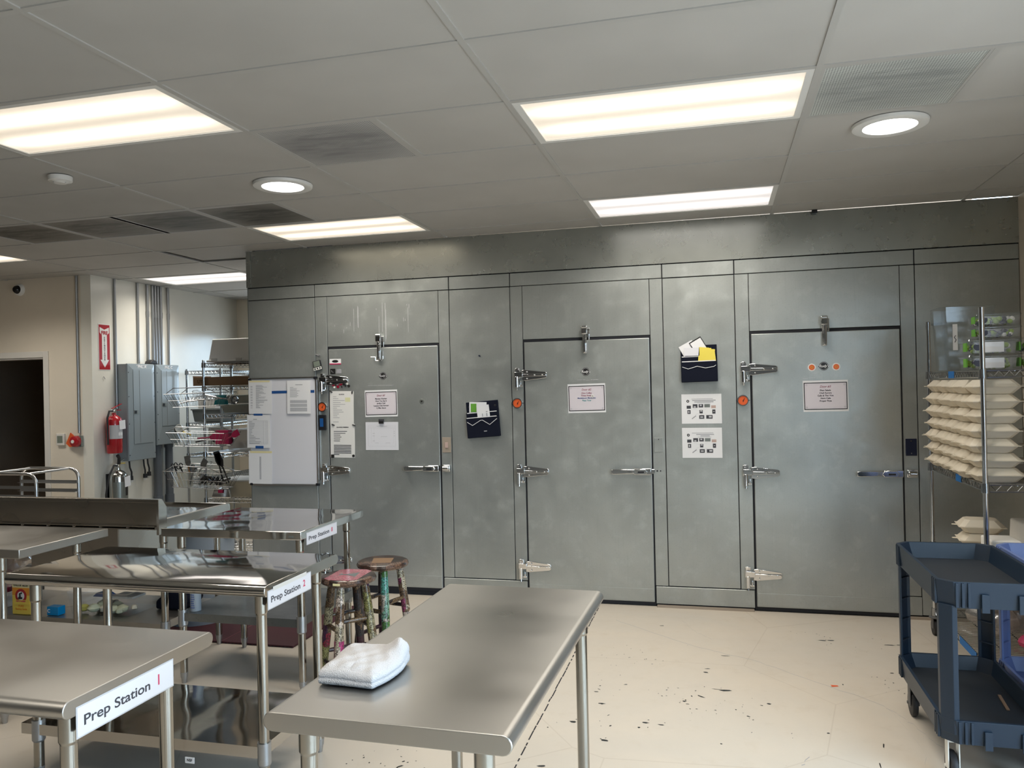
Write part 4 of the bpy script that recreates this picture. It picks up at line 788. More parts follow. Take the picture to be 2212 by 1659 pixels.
tag(lumps(bn, 'pale_scraps', 'lettuce', 9, -.15, .16, -.13, -.02, .004, .022, .036, 3), kind='stuff'); tag(lumps(bn, 'cream_scraps', 'garlic', 7, -.14, .17, -.13, .08, .004, .018, .030, 8), kind='stuff'); lumps(bn, 'lemon_half', 'lemon', 1, -.165, -.150, -.12, -.10, .006, .030, .032, 2)
t = thing('food_tub_insert', 'white paper and blue pouches lying in the clear bin', 'pouch', (-2.88, 1.66, ZS+.07)); MB().box(-.02, .14, -.05, .07, 0, .012).build('paper_sheet', 'carton_white', t); MB().frust((-.11, 0), .12, .08, .08, .05, 0, .022).build('blue_pouch', 'lens_screen', t, bevel=.005)
b2 = open_bin('storage_bin', 'clear bin behind the yellow box, under the sink table', -3.37, 1.76, ZS, .34, .34, .150, 'clear_plastic'); open_bin('storage_bin', 'clear bin cut off at the left, under the sink table', -3.80, 1.62, ZS, .40, .34, .10, 'milky_plastic'); 
t = thing('small_box', 'small bright blue box beside the clear bin under the sink table', 'box', (-3.165, 1.455, ZS)); MB().box(-.042, .042, -.028, .028, 0, .052).build('carton', 'box_blue', t, bevel=.002); text('lettering', 'C', .03, (-.028, -.0285, .026), FRONT, 'paper', t, bold=.0006)
t = thing('food_bag', 'dark red bag lying in the bin at the left edge', 'bag', (-3.76, 1.58, ZS+.006)); lumps(t, 'bag_body', 'bag_wine', 2, -.03, .03, -.01, .01, .0, .08, .10, 5)
t = thing('clear_bag', 'crumpled clear plastic bag left of the sink bowl', 'plastic bag', (-3.72, 1.60, ZS+.20)); lumps(t, 'bag_body', 'clear_bag', 3, -.03, .12, -.06, .06, .0, .07, .12, 9)
t = thing('black_bag', 'black cloth bag right of the clear bin under the sink table', 'bag', (-2.485, 1.75, ZS)); b = MB(); b.prism([(-.13, 0), (.06, 0), (.09, .05), (.075, .105), (.02, .118), (-.06, .105), (-.13, .05)], -.09, .10, 'Y'); b.build('bag_body', 'black_cloth', t, smooth=True, bevel=.015, seg=3)
t = thing('tape_roll', 'roll of clear tape standing behind the clear bin', 'tape roll', (-2.70, 1.905, ZS)); 
MB().lathe([(.038, -.012), (.062, -.012), (.062, .012), (.038, .012), (.038, -.012)], (0, 0, .062), 28, axis='Y').build('roll_body', 'milky_plastic', t, smooth=True)
t = thing('grey_can', 'small grey can with blue print on the shelf of the far table', 'can', (-2.085, 1.340, .4015)); MB().lathe([(.0001, 0), (.030, 0), (.030, .20), (.0001, .20)], n=24).build('can_body', 'bin_grey', t, smooth=True)
tx = MB()
for k in range(14): tx.box(-.012+.001*(k % 3), .014-.002*(k % 4), -.0312, -.0290, .02+.012*k, .0245+.012*k)
tx.build('label_print', 'ink_blue', t)
t = thing('waste_bin', 'large blue-grey round waste bin behind the sink bowl', 'waste bin', (-2.86, 2.42, 0)); MB().lathe([(.0001, .0), (.235, .0), (.262, .70), (.275, .70), (.275, .735), (.255, .735), (.232, .02), (.0001, .02)], n=40).build('bin_body', 'bin_grey', t, smooth=True)
for a in (0, math.pi): MB().box(.26*math.cos(a)-.02, .26*math.cos(a)+.02, -.05, .05, .60, .66).build('grip', 'bin_grey', t, bevel=.006)

# ---- drainage mat
t = thing('floor_mat', 'dark red perforated rubber mat under the far table', 'floor mat', (-2.615, 2.43, 0)); MB().box(-.78, .78, -.47, .47, .0, .014).build('mat_body', 'mat_rubber', t, bevel=.004)
s = MB()
for x in (-.26, .26): s.box(x-.004, x+.004, -.47, .47, .0138, .0152)
for y in (0,): s.box(-.78, .78, y-.004, y+.004, .0138, .0152)
s.build('seam', 'mat_seam', t)

# ---- folded towel
t = thing('folded_towel', 'thick white terry towel folded on the front table', 'towel', (-.098, -.665, .8905), R(-3))
def towel():
    b = MB(); NX, NY = 26, 26; rr = random.Random(4)
    def top(u, v):  # height above table, u,v in 0..1
        e = min(u, 1-u, v, 1-v); h = .050*(.82+.20*(1-math.exp(-e*14))) + .003*math.sin(5*u+3*v)
        h += .026*math.exp(-((u-.93)**2+(v-.93)**2)*26) - .008*math.exp(-((u-.03)**2+(v-.5)**2)*22)
        return max(.006, h+.002*math.sin(21*u)*math.sin(17*v))
    def xy(u, v):
        uu, vv = u*2-1, v*2-1; u = .5+.5*uu*math.sqrt(1-.16*vv*vv)*1.03; v = .5+.5*vv*math.sqrt(1-.16*uu*uu)*1.03
        x = -.080+.160*u+.006*math.sin(3.2*v+.5); y = -.104+.205*v + .012*math.sin(math.pi*u) - .010*v*u
        x += .012*(v-.5)*(1 if u > .5 else -1.4); return x, y
    vs = []
    for j in range(NY+1):
        for i in range(NX+1): u, v = i/NX, j/NY; x, y = xy(u, v); vs.append((x, y, top(u, v)))
    fs = [(j*(NX+1)+i, j*(NX+1)+i+1, (j+1)*(NX+1)+i+1, (j+1)*(NX+1)+i) for j in range(NY) for i in range(NX)]
    per = [(i, 0) for i in range(NX)] + [(NX, j) for j in range(NY)] + [(i, NY) for i in range(NX, 0, -1)] + [(0, j) for j in range(NY, 0, -1)]
    base = len(vs); K = len(per); prof = [(.005, .97), (.012, .82), (.014, .60), (.011, .50), (.015, .36), (.013, .16), (.006, .02)]
    for fo, fz in prof:
        for (i, j) in per:
            u, v = i/NX, j/NY; x, y = xy(u, v); cx, cy = xy(.5, .5); d = Vector((x-cx, y-cy)).normalized(); zt = top(u, v); lift = 0
            vs.append((x+d.x*fo, y+d.y*fo, zt*fz))
    idx = lambda k: per[k % K][1]*(NX+1)+per[k % K][0]
    for k in range(K): fs.append((idx(k), idx(k+1), base+(k+1) % K, base+k))
    for r_ in range(len(prof)-1):
        for k in range(K): fs.append((base+r_*K+k, base+r_*K+(k+1) % K, base+(r_+1)*K+(k+1) % K, base+(r_+1)*K+k))
    fs.append(tuple(base+(len(prof)-1)*K+k for k in range(K)))
    b.add(vs, fs); return b
tw = towel().build('towel_body', 'terry', t, smooth=False); tw.data.polygons.foreach_set('use_smooth', [True]*len(tw.data.polygons))
sb = tw.modifiers.new('sub', 'SUBSURF'); sb.levels = 3; sb.render_levels = 3
tex = bpy.data.textures.new('terry_loops', 'CLOUDS'); tex.noise_scale = .0022; dm = tw.modifiers.new('loops', 'DISPLACE'); dm.texture = tex; dm.strength = .0026; dm.mid_level = .5

# ---- collage stools
def stool(label, x, y, rz, seat_mats, leg_mats, pink):
    t = thing('bar_stool', label, 'stool', (x, y, 0), rz, 'stools covered in paper collage')
    MB().lathe([(.0001, .572), (.135, .572), (.150, .580), (.155, .592), (.150, .605), (.138, .611), (.0001, .611)], n=48).build('seat', seat_mats, t, smooth=True)
    tops = []; 
    for k in range(4):
        a = math.pi/4 + k*math.pi/2 - math.pi/4; c, s_ = math.cos(a), math.sin(a)
        p1 = Vector((c*.098, s_*.098, .575)); p0 = Vector((c*.172, s_*.172, .0)); b = MB(); b.tube([p0, p0.lerp(p1, .25), p0.lerp(p1, .5), p0.lerp(p1, .8), p1], [.019, .0225, .0245, .0235, .020], 16); o = b.build('leg', leg_mats[k], t, smooth=True); tops.append((p0, p1))
    for k in range(4):
        for zz in ((.13, .33) if k % 2 else (.18, .38)):
            A, B_ = tops[k], tops[(k+1) % 4]; f = zz/.575; a = A[0].lerp(A[1], f); c = B_[0].lerp(B_[1], f); d = (c-a).normalized(); b = MB(); b.tube([a+d*.016, a.lerp(c, .5), c-d*.016], [.011, .0135, .011], 12); b.build('rung', 'collage_dark', t, smooth=True)
    if pink:
        q = MB(); q.prism([(-.132, -.055), (-.105, -.095), (.105, -.095), (.132, -.055), (.132, .055), (.105, .095), (-.105, .095), (-.132, .055)], .6108, .6118, 'Z'); q.build('pink_patch', 'collage_pink', t)
        q = MB(); q.prism([(-.055, .045), (.045, .06), (.012, .0), (.010, -.03), (.03, -.045), (-.025, -.05), (-.006, -.032), (-.010, .0)], .6119, .6127, 'Z'); q.build('glass_motif', 'tub_grey', t)
    else:
        MB().prism([(-.07, -.05), (.06, -.07), (.09, .04), (-.04, .07)], .6108, .6118, 'Z').build('tan_patch', 'cardboard', t)
    return t
st = stool('nearer collage stool with a pink patch on its seat', -1.190, 1.455, R(-88), 'collage_brown', ['collage_cream', 'collage_lime', 'collage_dark', 'collage_lime'], True)
MB().cyl(st_p0 := (.155, 0, .085), (.133, 0, .285), .0256, .0266, n=16).build('magenta_wrap', 'collage_magenta', st, smooth=True)
MB().prism([(.140, -.02), (.155, -.02), (.155, .02), (.140, .02)], .586, .598, 'Z').build('orange_scrap', 'box_cream', st)
stool('farther collage stool with a plain brown seat behind the pink one', -1.150, 1.835, R(-62), 'collage_brown', ['collage_teal', 'collage_cream', 'collage_dark', 'collage_brown'], False)

# ================================================================ utility carts
def cart(label, x0, x1, y0, y1, mat, fmat, H_=.83, zt=.725, zl0=.19, zl1=.285, grp=None):
    cx, cy = (x0+x1)/2, (y0+y1)/2; t = thing('utility_cart', label, 'cart', (cx, cy, 0), 0, grp); X, Y = (x1-x0)/2, (y1-y0)/2; c = .05
    def outline(o): X_, Y_ = X-o, Y-o; return [(-X_+c, -Y_), (X_-c, -Y_), (X_, -Y_+c), (X_, Y_-c), (X_-c, Y_), (-X_+c, Y_), (-X_, Y_-c), (-X_, -Y_+c)]
    def tray(z0, z1, name, dip=0.0):
        b = MB(); o0, o1, o2 = outline(0), outline(.014), outline(.03); n = 8
        zt_ = lambda k: z1
        vs = [(p[0], p[1], z0) for p in outline(.008)] + [(p[0], p[1], z1) for p in o0] + [(p[0], p[1], z1) for p in o1] + [(p[0], p[1], z0+.030) for p in o2]
        fs = [tuple(range(n-1, -1, -1)), tuple(range(3*n, 4*n))]
        for o in (0, n, 2*n): fs += [(o+i, o+(i+1) % n, o+(i+1) % n+n, o+i+n) for i in range(n)]
        b.add(vs, fs); r = b
        for sx in (-1, 1):
            for sy in (-1, 1):
                for k in range(3):
                    yy = sy*(Y-c-.012-.022*k); r.box(min(sx*(X+.004), sx*(X-.006)), max(sx*(X+.004), sx*(X-.006)), yy-.005, yy+.005, z0+.004, z1-.004)
                for k in range(3):
                    xx = sx*(X-c-.012-.022*k); r.box(xx-.005, xx+.005, min(sy*(Y+.004), sy*(Y-.006)), max(sy*(Y+.004), sy*(Y-.006)), z0+.004, z1-.004)
        for xx in (-.05, .08): r.box(xx-.014, xx+.014, -Y-.008, -Y+.004, z0-.012, z0+.06)
        o = b.build(name, mat, t, smooth=False, bevel=.0015); MB().prism(outline(.032), z0+.0302, z0+.0325, 'Z').build('tray_liner', fmat, o); return o
    tray(zt, H_, 'top_tray'); tray(zl0, zl1, 'bottom_tray')
    for sx in (-1, 1):
        for sy in (-1, 1):
            p = MB(); a0 = sx*(X-.006); a1 = sx*(X-.064); b0 = sy*(Y-.006); b1 = sy*(Y-.075); q = lambda u, v: (min(u, v), max(u, v))
            # L-shaped channel post with a chamfered outer corner, hollow inwards
            pts = [(a0, sy*(Y-.045)), (sx*(X-.045), b0), (a1, b0), (a1, sy*(Y-.016)), (sx*(X-.05), sy*(Y-.016)), (sx*(X-.016), sy*(Y-.05)), (sx*(X-.016), b1), (a0, b1)]
            p.prism(pts if sx*sy > 0 else pts[::-1], zl1-.06, zt+.01, 'Z')
            for z in (.36, .46, .56, .66): p.add([(sx*(X-.016), b1, z), (sx*(X-.016), sy*(Y-.05), z), (sx*(X-.05), sy*(Y-.016), z), (a1, sy*(Y-.016), z), (sx*(X-.016), b1, z+.004), (sx*(X-.016), sy*(Y-.05), z+.004), (sx*(X-.05), sy*(Y-.016), z+.004), (a1, sy*(Y-.016), z+.004)], [(0, 1, 2, 3), (4, 5, 6, 7), (0, 3, 7, 4)])
            p.build('post', mat, t, bevel=.002)
            w = MB(); wx, wy = sx*(X-.055), sy*(Y-.085); hz = zl0
            fk = MB(); fk.box(wx-.022, wx-.018, wy-.022, wy+.022, .060, hz-.012); fk.box(wx+.018, wx+.022, wy-.022, wy+.022, .060, hz-.012); fk.box(wx-.024, wx+.024, wy-.026, wy+.026, hz-.016, hz-.008); fk.cyl((wx, wy, hz-.01), (wx, wy, hz+.004), .014, n=12); fk.cyl((wx-.027, wy+.016, .063), (wx+.027, wy+.016, .063), .007, n=10)
            o = fk.build('caster_fork', 'ceramic_white' if sy < 0 else 'caster_grey', t, smooth=True)
            w.lathe([(.018, -.015), (.048, -.015), (.060, -.012), (.063, -.005), (.063, .005), (.060, .012), (.048, .015), (.018, .015)], (wx, wy+.016, .063), 32, axis='X'); w.build('wheel', ['black_rubber'], o, smooth=True)
            MB().lathe([(.0001, -.017), (.020, -.017), (.030, -.012), (.030, .012), (.020, .017), (.0001, .017)], (wx, wy+.016, .063), 20, axis='X').build('wheel_hub', 'caster_grey', o, smooth=True)
    return t
cart('dark navy plastic utility cart nearest the right picture edge', 1.648, 2.072, .865, 1.690, 'cart_blue', 'cart_floor', grp='plastic utility carts')
cart('lilac-blue plastic utility cart behind the navy cart', 2.093, 2.517, .925, 1.72, 'cart_lilac', 'cart_lilac', grp='plastic utility carts')
t = thing('wooden_stick', 'thin brown wooden strip lying in the lower tray of the navy cart', 'stick', (1.985, 1.26, .2235), R(-6)); MB().box(-.006, .006, -.085, .085, 0, .004).build('strip', 'wood_strip', t)
rr = random.Random(2)
# ================================================================ wire shelving
def wire_shelf(parent, x0, x1, y0, y1, z, mat='chrome_wire', step=.026, truss=.034):
    b = MB(); r1, r2 = .0035, .0022
    for zz in (z, z-truss):
        for p, q in (((x0, y0), (x1, y0)), ((x0, y1), (x1, y1)), ((x0, y0), (x0, y1)), ((x1, y0), (x1, y1))): b.cyl((p[0], p[1], zz), (q[0], q[1], zz), r1, n=6)
    def zig(p, q):
        n = max(2, int((Vector(q)-Vector(p)).length/.045)); pts = []
        for k in range(n*2+1): f = k/(2*n); pts.append((p[0]+(q[0]-p[0])*f, p[1]+(q[1]-p[1])*f, z-.003 if k % 2 else z-truss+.003))
        b.tube(pts, .0024, 5)
    zig((x0, y0), (x1, y0)); zig((x0, y1), (x1, y1)); zig((x0, y0), (x0, y1)); zig((x1, y0), (x1, y1))
    if (y1-y0) >= (x1-x0):
        n = int((y1-y0)/step)
        for k in range(1, n): yy = y0+(y1-y0)*k/n; b.cyl((x0, yy, z+.002), (x1, yy, z+.002), r2, n=4)
        for f in (.25, .5, .75): xx = x0+(x1-x0)*f; b.cyl((xx, y0, z-.003), (xx, y1, z-.003), r1, n=5)
    else:
        n = int((x1-x0)/step)
        for k in range(1, n): xx = x0+(x1-x0)*k/n; b.cyl((xx, y0, z+.002), (xx, y1, z+.002), r2, n=4)
        for f in (.25, .5, .75): yy = y0+(y1-y0)*f; b.cyl((x0, yy, z-.003), (x1, yy, z-.003), r1, n=5)
    for x in (x0, x1):
        for y in (y0, y1): b.cyl((x, y, z-truss-.006), (x, y, z+.008), .0205, .018, n=14)
    return b.build('wire_shelf', mat, parent, smooth=True)
def wire_unit(label, x0, x1, y0, y1, zs, top, z0=.0, caster=False, mat='chrome_wire', step=.026, grp='chrome wire shelving units'):
    t = thing('wire_shelving_unit', label, 'shelving', ((x0+x1)/2, (y0+y1)/2, 0), 0, grp); X, Y = (x1-x0)/2, (y1-y0)/2
    for sx in (-1, 1):
        for sy in (-1, 1):
            p = MB(); p.cyl((sx*X, sy*Y, .12 if caster else .02), (sx*X, sy*Y, top), .0127, n=16); p.cyl((sx*X, sy*Y, top), (sx*X, sy*Y, top+.004), .0127, .009, n=16)
            o = p.build('post', 'chrome_post', t, smooth=True)
            if caster:
                c = MB(); c.lathe([(.022, .108), (.034, .112), (.034, .118), (.012, .124)], (sx*X, sy*Y, 0), 20); c.cyl((sx*X, sy*Y, .12), (sx*X, sy*Y, .14), .016, n=12); c.box(sx*X-.016, sx*X-.012, sy*Y-.02, sy*Y+.02, .045, .112); c.box(sx*X+.012, sx*X+.016, sy*Y-.02, sy*Y+.02, .045, .112); c.build('caster', 'caster_grey', o, smooth=True)
                MB().lathe([(.0001, -.010), (.05, -.010), (.05, .010), (.0001, .010)], (sx*X, sy*Y+.01, .050), 28, axis='X').build('caster_wheel', 'black_rubber', o, smooth=True)
            else: MB().cyl((sx*X, sy*Y, 0), (sx*X, sy*Y, .022), .016, n=12).build('foot', 'black_rubber', o)
    for z in zs: wire_shelf(t, -X, X, -Y, Y, z, mat, step)
    return t
RX0, RX1, RY0, RY1 = 2.122, 2.700, 1.905, 2.957
wire_unit('chrome wire shelving unit stacked with takeout boxes on the right', RX0, RX1, RY0, RY1, (1.664, 1.085, .586, .165), 1.985, caster=True)
def tape(x0, x1, y0, y1, z0, z1, lab, mat='tape_bright'):
    t = thing('blue_tape', lab, 'tape', ((x0+x1)/2, (y0+y1)/2, z0), 0, 'blue painter tape strips on the right shelving'); MB().box(-(x1-x0)/2, (x1-x0)/2, -(y1-y0)/2, (y1-y0)/2, 0, z1-z0).build('strip', mat, t)
tape(RX0-.006, RX0-.0045, 2.39, 2.50, 1.628, 1.668, 'strip of blue tape on the upper wire shelf edge'); tape(RX0-.006, RX0-.0045, 2.30, 2.40, 1.048, 1.088, 'strip of blue tape under the stacked takeout boxes'); tape(RX0-.006, RX0-.0045, 2.10, 2.40, .128, .170, 'strip of blue tape on the lowest wire shelf edge')
# takeout boxes: moulded fibre clamshells, seven layers
def clam(label, x, y, z, rz=0.0, w=.235, d=.198, h=.0745, sq=1.0, grp='takeout boxes stacked on the right shelving'):
    t = thing('takeout_box', label, 'takeout box', (x, y, z), rz, grp)
    def shell(z0, z1, wa, wb):
        b = MB(); W0, D0, W1, D1 = w-wa*2, d-wa*1.9, w-wb*2, d-wb*1.9; c = .024
        def oc(W, D, zz, c): return [(-W/2+c, -D/2, zz), (W/2-c, -D/2, zz), (W/2, -D/2+c, zz), (W/2, D/2-c, zz), (W/2-c, D/2, zz), (-W/2+c, D/2, zz), (-W/2, D/2-c, zz), (-W/2, -D/2+c, zz)]
        vs = oc(W0, D0, z0, c) + oc(W1, D1, z1, c); fs = [(i, (i+1) % 8, (i+1) % 8+8, i+8) for i in range(8)] + [tuple(range(7, -1, -1)), tuple(range(8, 16))]
        return b.add(vs, fs)
    zm = h*.50
    shell(0, zm-.0012, .036, .005).build('base', 'moulded_fibre', t, bevel=.003); shell(zm+.0012, h, .005, .037).build('lid', 'moulded_fibre', t, bevel=.003)
    r_ = MB(); r_.box(-w/2, w/2, -d/2, d/2, zm-.0012, zm+.0012); r_.prism([(-w/2+.004, -.02), (-w/2-.022, -.012), (-w/2-.026, 0), (-w/2-.022, .012), (-w/2+.004, .02)], zm-.001, zm+.001, 'Z'); r_.build('rim', 'moulded_fibre', t, bevel=.0005)
    return t
proto = None
ordl = ['bottom', 'second', 'third', 'fourth', 'fifth', 'sixth', 'top']; ordc = ['nearest', 'second', 'third', 'fourth', 'farthest']
for L_ in range(7):
    for k in range(5):
        x = 2.195 + rr.uniform(-.014, .012); y = 2.023 + k*.2015; z = 1.0902 + L_*.0755
        lab = 'takeout box in the outer row, %s layer from the shelf, %s from the front post' % (ordl[L_], ordc[k]); lab = 'takeout box, %s layer of the outer stacks, %s stack from the front post' % (ordl[L_], ordc[k])
        if proto is None: proto = o = clam(lab, x, y, z)
        else: o = copy_tree(proto); o['label'] = lab
        o.location = (x, y, z); o.rotation_euler = (0, 0, R(rr.uniform(-2.2, 2.2)) + (math.pi if k == 0 and L_ % 2 else 0)*0)
for L_ in range(7):
    o = copy_tree(proto); o['label'] = 'takeout box, %s layer of the inner stack at the right picture edge' % ordl[L_]; o.location = (2.465, 2.023, 1.0902+L_*.0755)
# top shelf: clear square tub and fruit packs
t = thing('food_container', 'tall clear square food container on the top right shelf', 'container', (2.225, 2.62, 1.674))
def tub(w0, w1, h, mat, parent, name, c=.02):
    b = MB()
    def oc(W, zz): c_ = c; return [(-W/2+c_, -W/2, zz), (W/2-c_, -W/2, zz), (W/2, -W/2+c_, zz), (W/2, W/2-c_, zz), (W/2-c_, W/2, zz), (-W/2+c_, W/2, zz), (-W/2, W/2-c_, zz), (-W/2, -W/2+c_, zz)]
    vs = oc(w0, 0) + oc(w1, h-.09) + oc(w1+.012, h-.088) + oc(w1+.016, h) + oc(w1+.034, h+.001); fs = [tuple(range(7, -1, -1))]
    for o in range(0, 32, 8): fs += [(o+i, o+(i+1) % 8, o+(i+1) % 8+8, o+i+8) for i in range(8)]
    b.add(vs, fs); o = b.build(name, mat, parent); return o
tub(.235, .262, .365, 'smoky_plastic', t, 'container_body'); MB().box(-.085, -.060, -.137, -.1355, .115, .265).build('paper_label', 'paper', t)
q = MB()
for z in (.30, .25): q.box(.02, .06, -.144, -.143, z, z+.004)
q.box(.06, .062, -.144, -.143, .26, .32); q.build('scale_marks', 'ink', t); MB().tube([(-.075, -.1378, .16), (-.068, -.1378, .175), (-.078, -.1378, .19), (-.070, -.1378, .20)], .002, 5).build('marker_writing', 'ink', t)
def fruit_pack(label, x, y, z, w, d, h, mixcol, grp='clear fruit packs on the top right shelf'):
    t = thing('fruit_pack', label, 'fruit pack', (x, y, z), 0, grp)
    b = MB(); b.frust((0, 0), w-.03, d-.02, w-.012, d-.006, 0, h*.8); b.build('tray', 'clear_plastic', t, bevel=.004); MB().frust((0, 0), w, d, w-.012, d-.012, h*.8, h*.99).build('lid', 'clear_plastic', t, bevel=.004)
    rr2 = random.Random(int(x*1000+z*999+y*77)); 
    for nm, mt, n in (('berry_layer', 'berry_dark', 26), ('leaf_layer', mixcol, 34), ('pale_layer', 'carton_white', 9)):
        c = MB()
        for k in range(n):
            cx, cy = rr2.uniform(-w/2+.035, w/2-.035), rr2.uniform(-d/2+.03, d/2-.03); r = rr2.uniform(.012, .016); zz = rr2.uniform(.003, max(.006, h*.8-.030)); c.lathe([(.0002, 0), (r*.8, r*.4), (r, r), (r*.7, r*1.6), (.0002, r*1.9)], (cx, cy, zz), 8)
        tag(c.build(nm, mt, t, smooth=True), kind='stuff')
    MB().box(-w*.5-.0008, -w*.5+.006, -d*.30, -d*.05, h*.18, h*.74).build('green_sticker', 'green_label', t); MB().box(-.045, .050, -d*.5+.006, -d*.5+.0075, h*.10, h*.76).build('white_label', 'paper', t) if 'white' in label or 'cut' in label else None
    MB().lathe([(.0001, .001), (.020, .001)], (-.072, -d*.5+.0058, h*.46), 20, axis='Y').build('dark_disc', 'berry_dark', t)
    return t
for k in range(2): fruit_pack('clear fruit pack with a white label, %s of the lower pair on the top shelf' % ('bottom' if k == 0 else 'upper'), 2.20, 2.09, 1.6695+k*.082, .235, .20, .080, 'green_leaf')
for k in range(2): fruit_pack('clear fruit pack full of green and dark fruit, %s of the upper pair' % ('bottom' if k == 0 else 'topmost'), 2.235, 2.10, 1.6695+.164+k*.066, .215, .18, .064, 'green_leaf')
fruit_pack('clear fruit pack cut off at the right edge, lower, on the top shelf', 2.455, 2.11, 1.6695, .235, .20, .080, 'green_leaf'); fruit_pack('clear fruit pack cut off at the right edge, upper, on the top shelf', 2.455, 2.11, 1.7515, .235, .20, .080, 'green_leaf')
# middle shelf
zM = .5925
for k in range(3):
    o = copy_tree(proto); o['label'] = 'loose takeout box behind the foam box on the middle shelf, %s of three' % ('bottom', 'middle', 'top')[k]; o.location = (2.235, 2.40, zM+.015+k*.0765); o.rotation_euler = (0, 0, R(-8))
t = thing('foam_box', 'cream foam box in front of the three loose takeout boxes', 'box', (2.225, 2.03, zM)); MB().box(-.075, .065, -.10, .075, 0, .205).build('box_body', 'foam_white', t, bevel=.010, seg=3)
t = thing('foam_box', 'large pale box with a slanted side at the right edge of the middle shelf', 'box', (2.455, 2.12, zM)); MB().frust((0, 0), .27, .26, .24, .25, 0, .275).build('box_body', 'foam_white', t, bevel=.008)
MB().box(-.138, .138, -.14, .132, .0, .12).build('lower_carton', 'carton_white', t)
for k, (x, y, z, a, b) in enumerate(((2.53, 2.13, .885, 4, 5), (2.53, 2.14, .975, -5, -6), (2.52, 2.43, .60, 0, 2))):
    o = copy_tree(proto); o['label'] = 'takeout box tumbled on the pale box at the right edge, %s' % ('lowest', 'topmost', 'behind the others')[k]; o.location = (x, y, z+.01); o.rotation_euler = (R(a*.6), R(b*.5), R(a*2)); o.scale = (.9, .9, .9)
# bottom shelf
t = thing('clear_bag', 'crumpled clear bag of goods on the lowest right shelf', 'plastic bag', (2.40, 2.45, .171)); lumps(t, 'bag_body', 'clear_bag', 4, -.10, .10, -.12, .12, .0, .10, .14, 19)
t = thing('red_bag', 'red and white bag on the lowest right shelf', 'bag', (2.38, 2.15, .171)); lumps(t, 'bag_body', 'pink_plastic', 1, -.02, .02, -.02, .02, .0, .05, .06, 20); lumps(t, 'white_part', 'carton_white', 2, .02, .10, -.02, .04, .0, .05, .07, 21)

# ================================================================ doorway wall and panel wall on the left
t = thing('dome_camera', 'white dome security camera under the ceiling above the doorway', 'camera', (-5.935, FY, 2.715)); MB().lathe([(.0001, .035), (.045, .035), (.058, .02), (.060, 0)], n=32, axis='Y').build('housing', 'white_plastic', t, smooth=True)
MB().lathe([(.0001, .078), (.018, .074), (.034, .058), (.042, .035), (.0001, .034)], n=28, axis='Y').build('dome', 'camera_black', t, smooth=True)
def conduit(x, y, z0, z1, r, lab, mat='grey_galv_pipe', cat='conduit', couple=None, grp='steel conduits on the left walls', strap=True, ax='Y'):
    t = thing('conduit', lab, cat, (x, y, z0), 0, grp); b = MB(); b.cyl((0, 0, 0), (0, 0, z1-z0), r, n=14); b.build('pipe', mat, t, smooth=True)
    if couple: MB().cyl((0, 0, couple-z0-.03), (0, 0, couple-z0+.03), r*1.28, n=14).build('coupling', mat, t, smooth=True)
    return t
conduit(-5.245, FY-.0125, 1.275, H, .0115, 'conduit on the doorway wall running down to the orange alarm')
for y, lab, zc in ((4.205, 'conduit nearest the fire extinguisher sign', None), (4.533, 'single conduit rising from the top of panel A', None)): conduit(AX+.014, y, 1.50 if y < 4.3 else 1.955, H, .0125, lab, couple=zc)
for k, (y, z0) in enumerate(((4.710, 1.96), (4.790, 1.955), (4.833, 1.955), (4.876, 1.955), (4.922, 1.955), (5.040, 1.955))): conduit(AX+.016, y-.03, z0, H, .0135, 'conduit %s of the row of six rising above the right panel' % ('first', 'second', 'third', 'fourth', 'fifth', 'last')[k], couple=2.50)
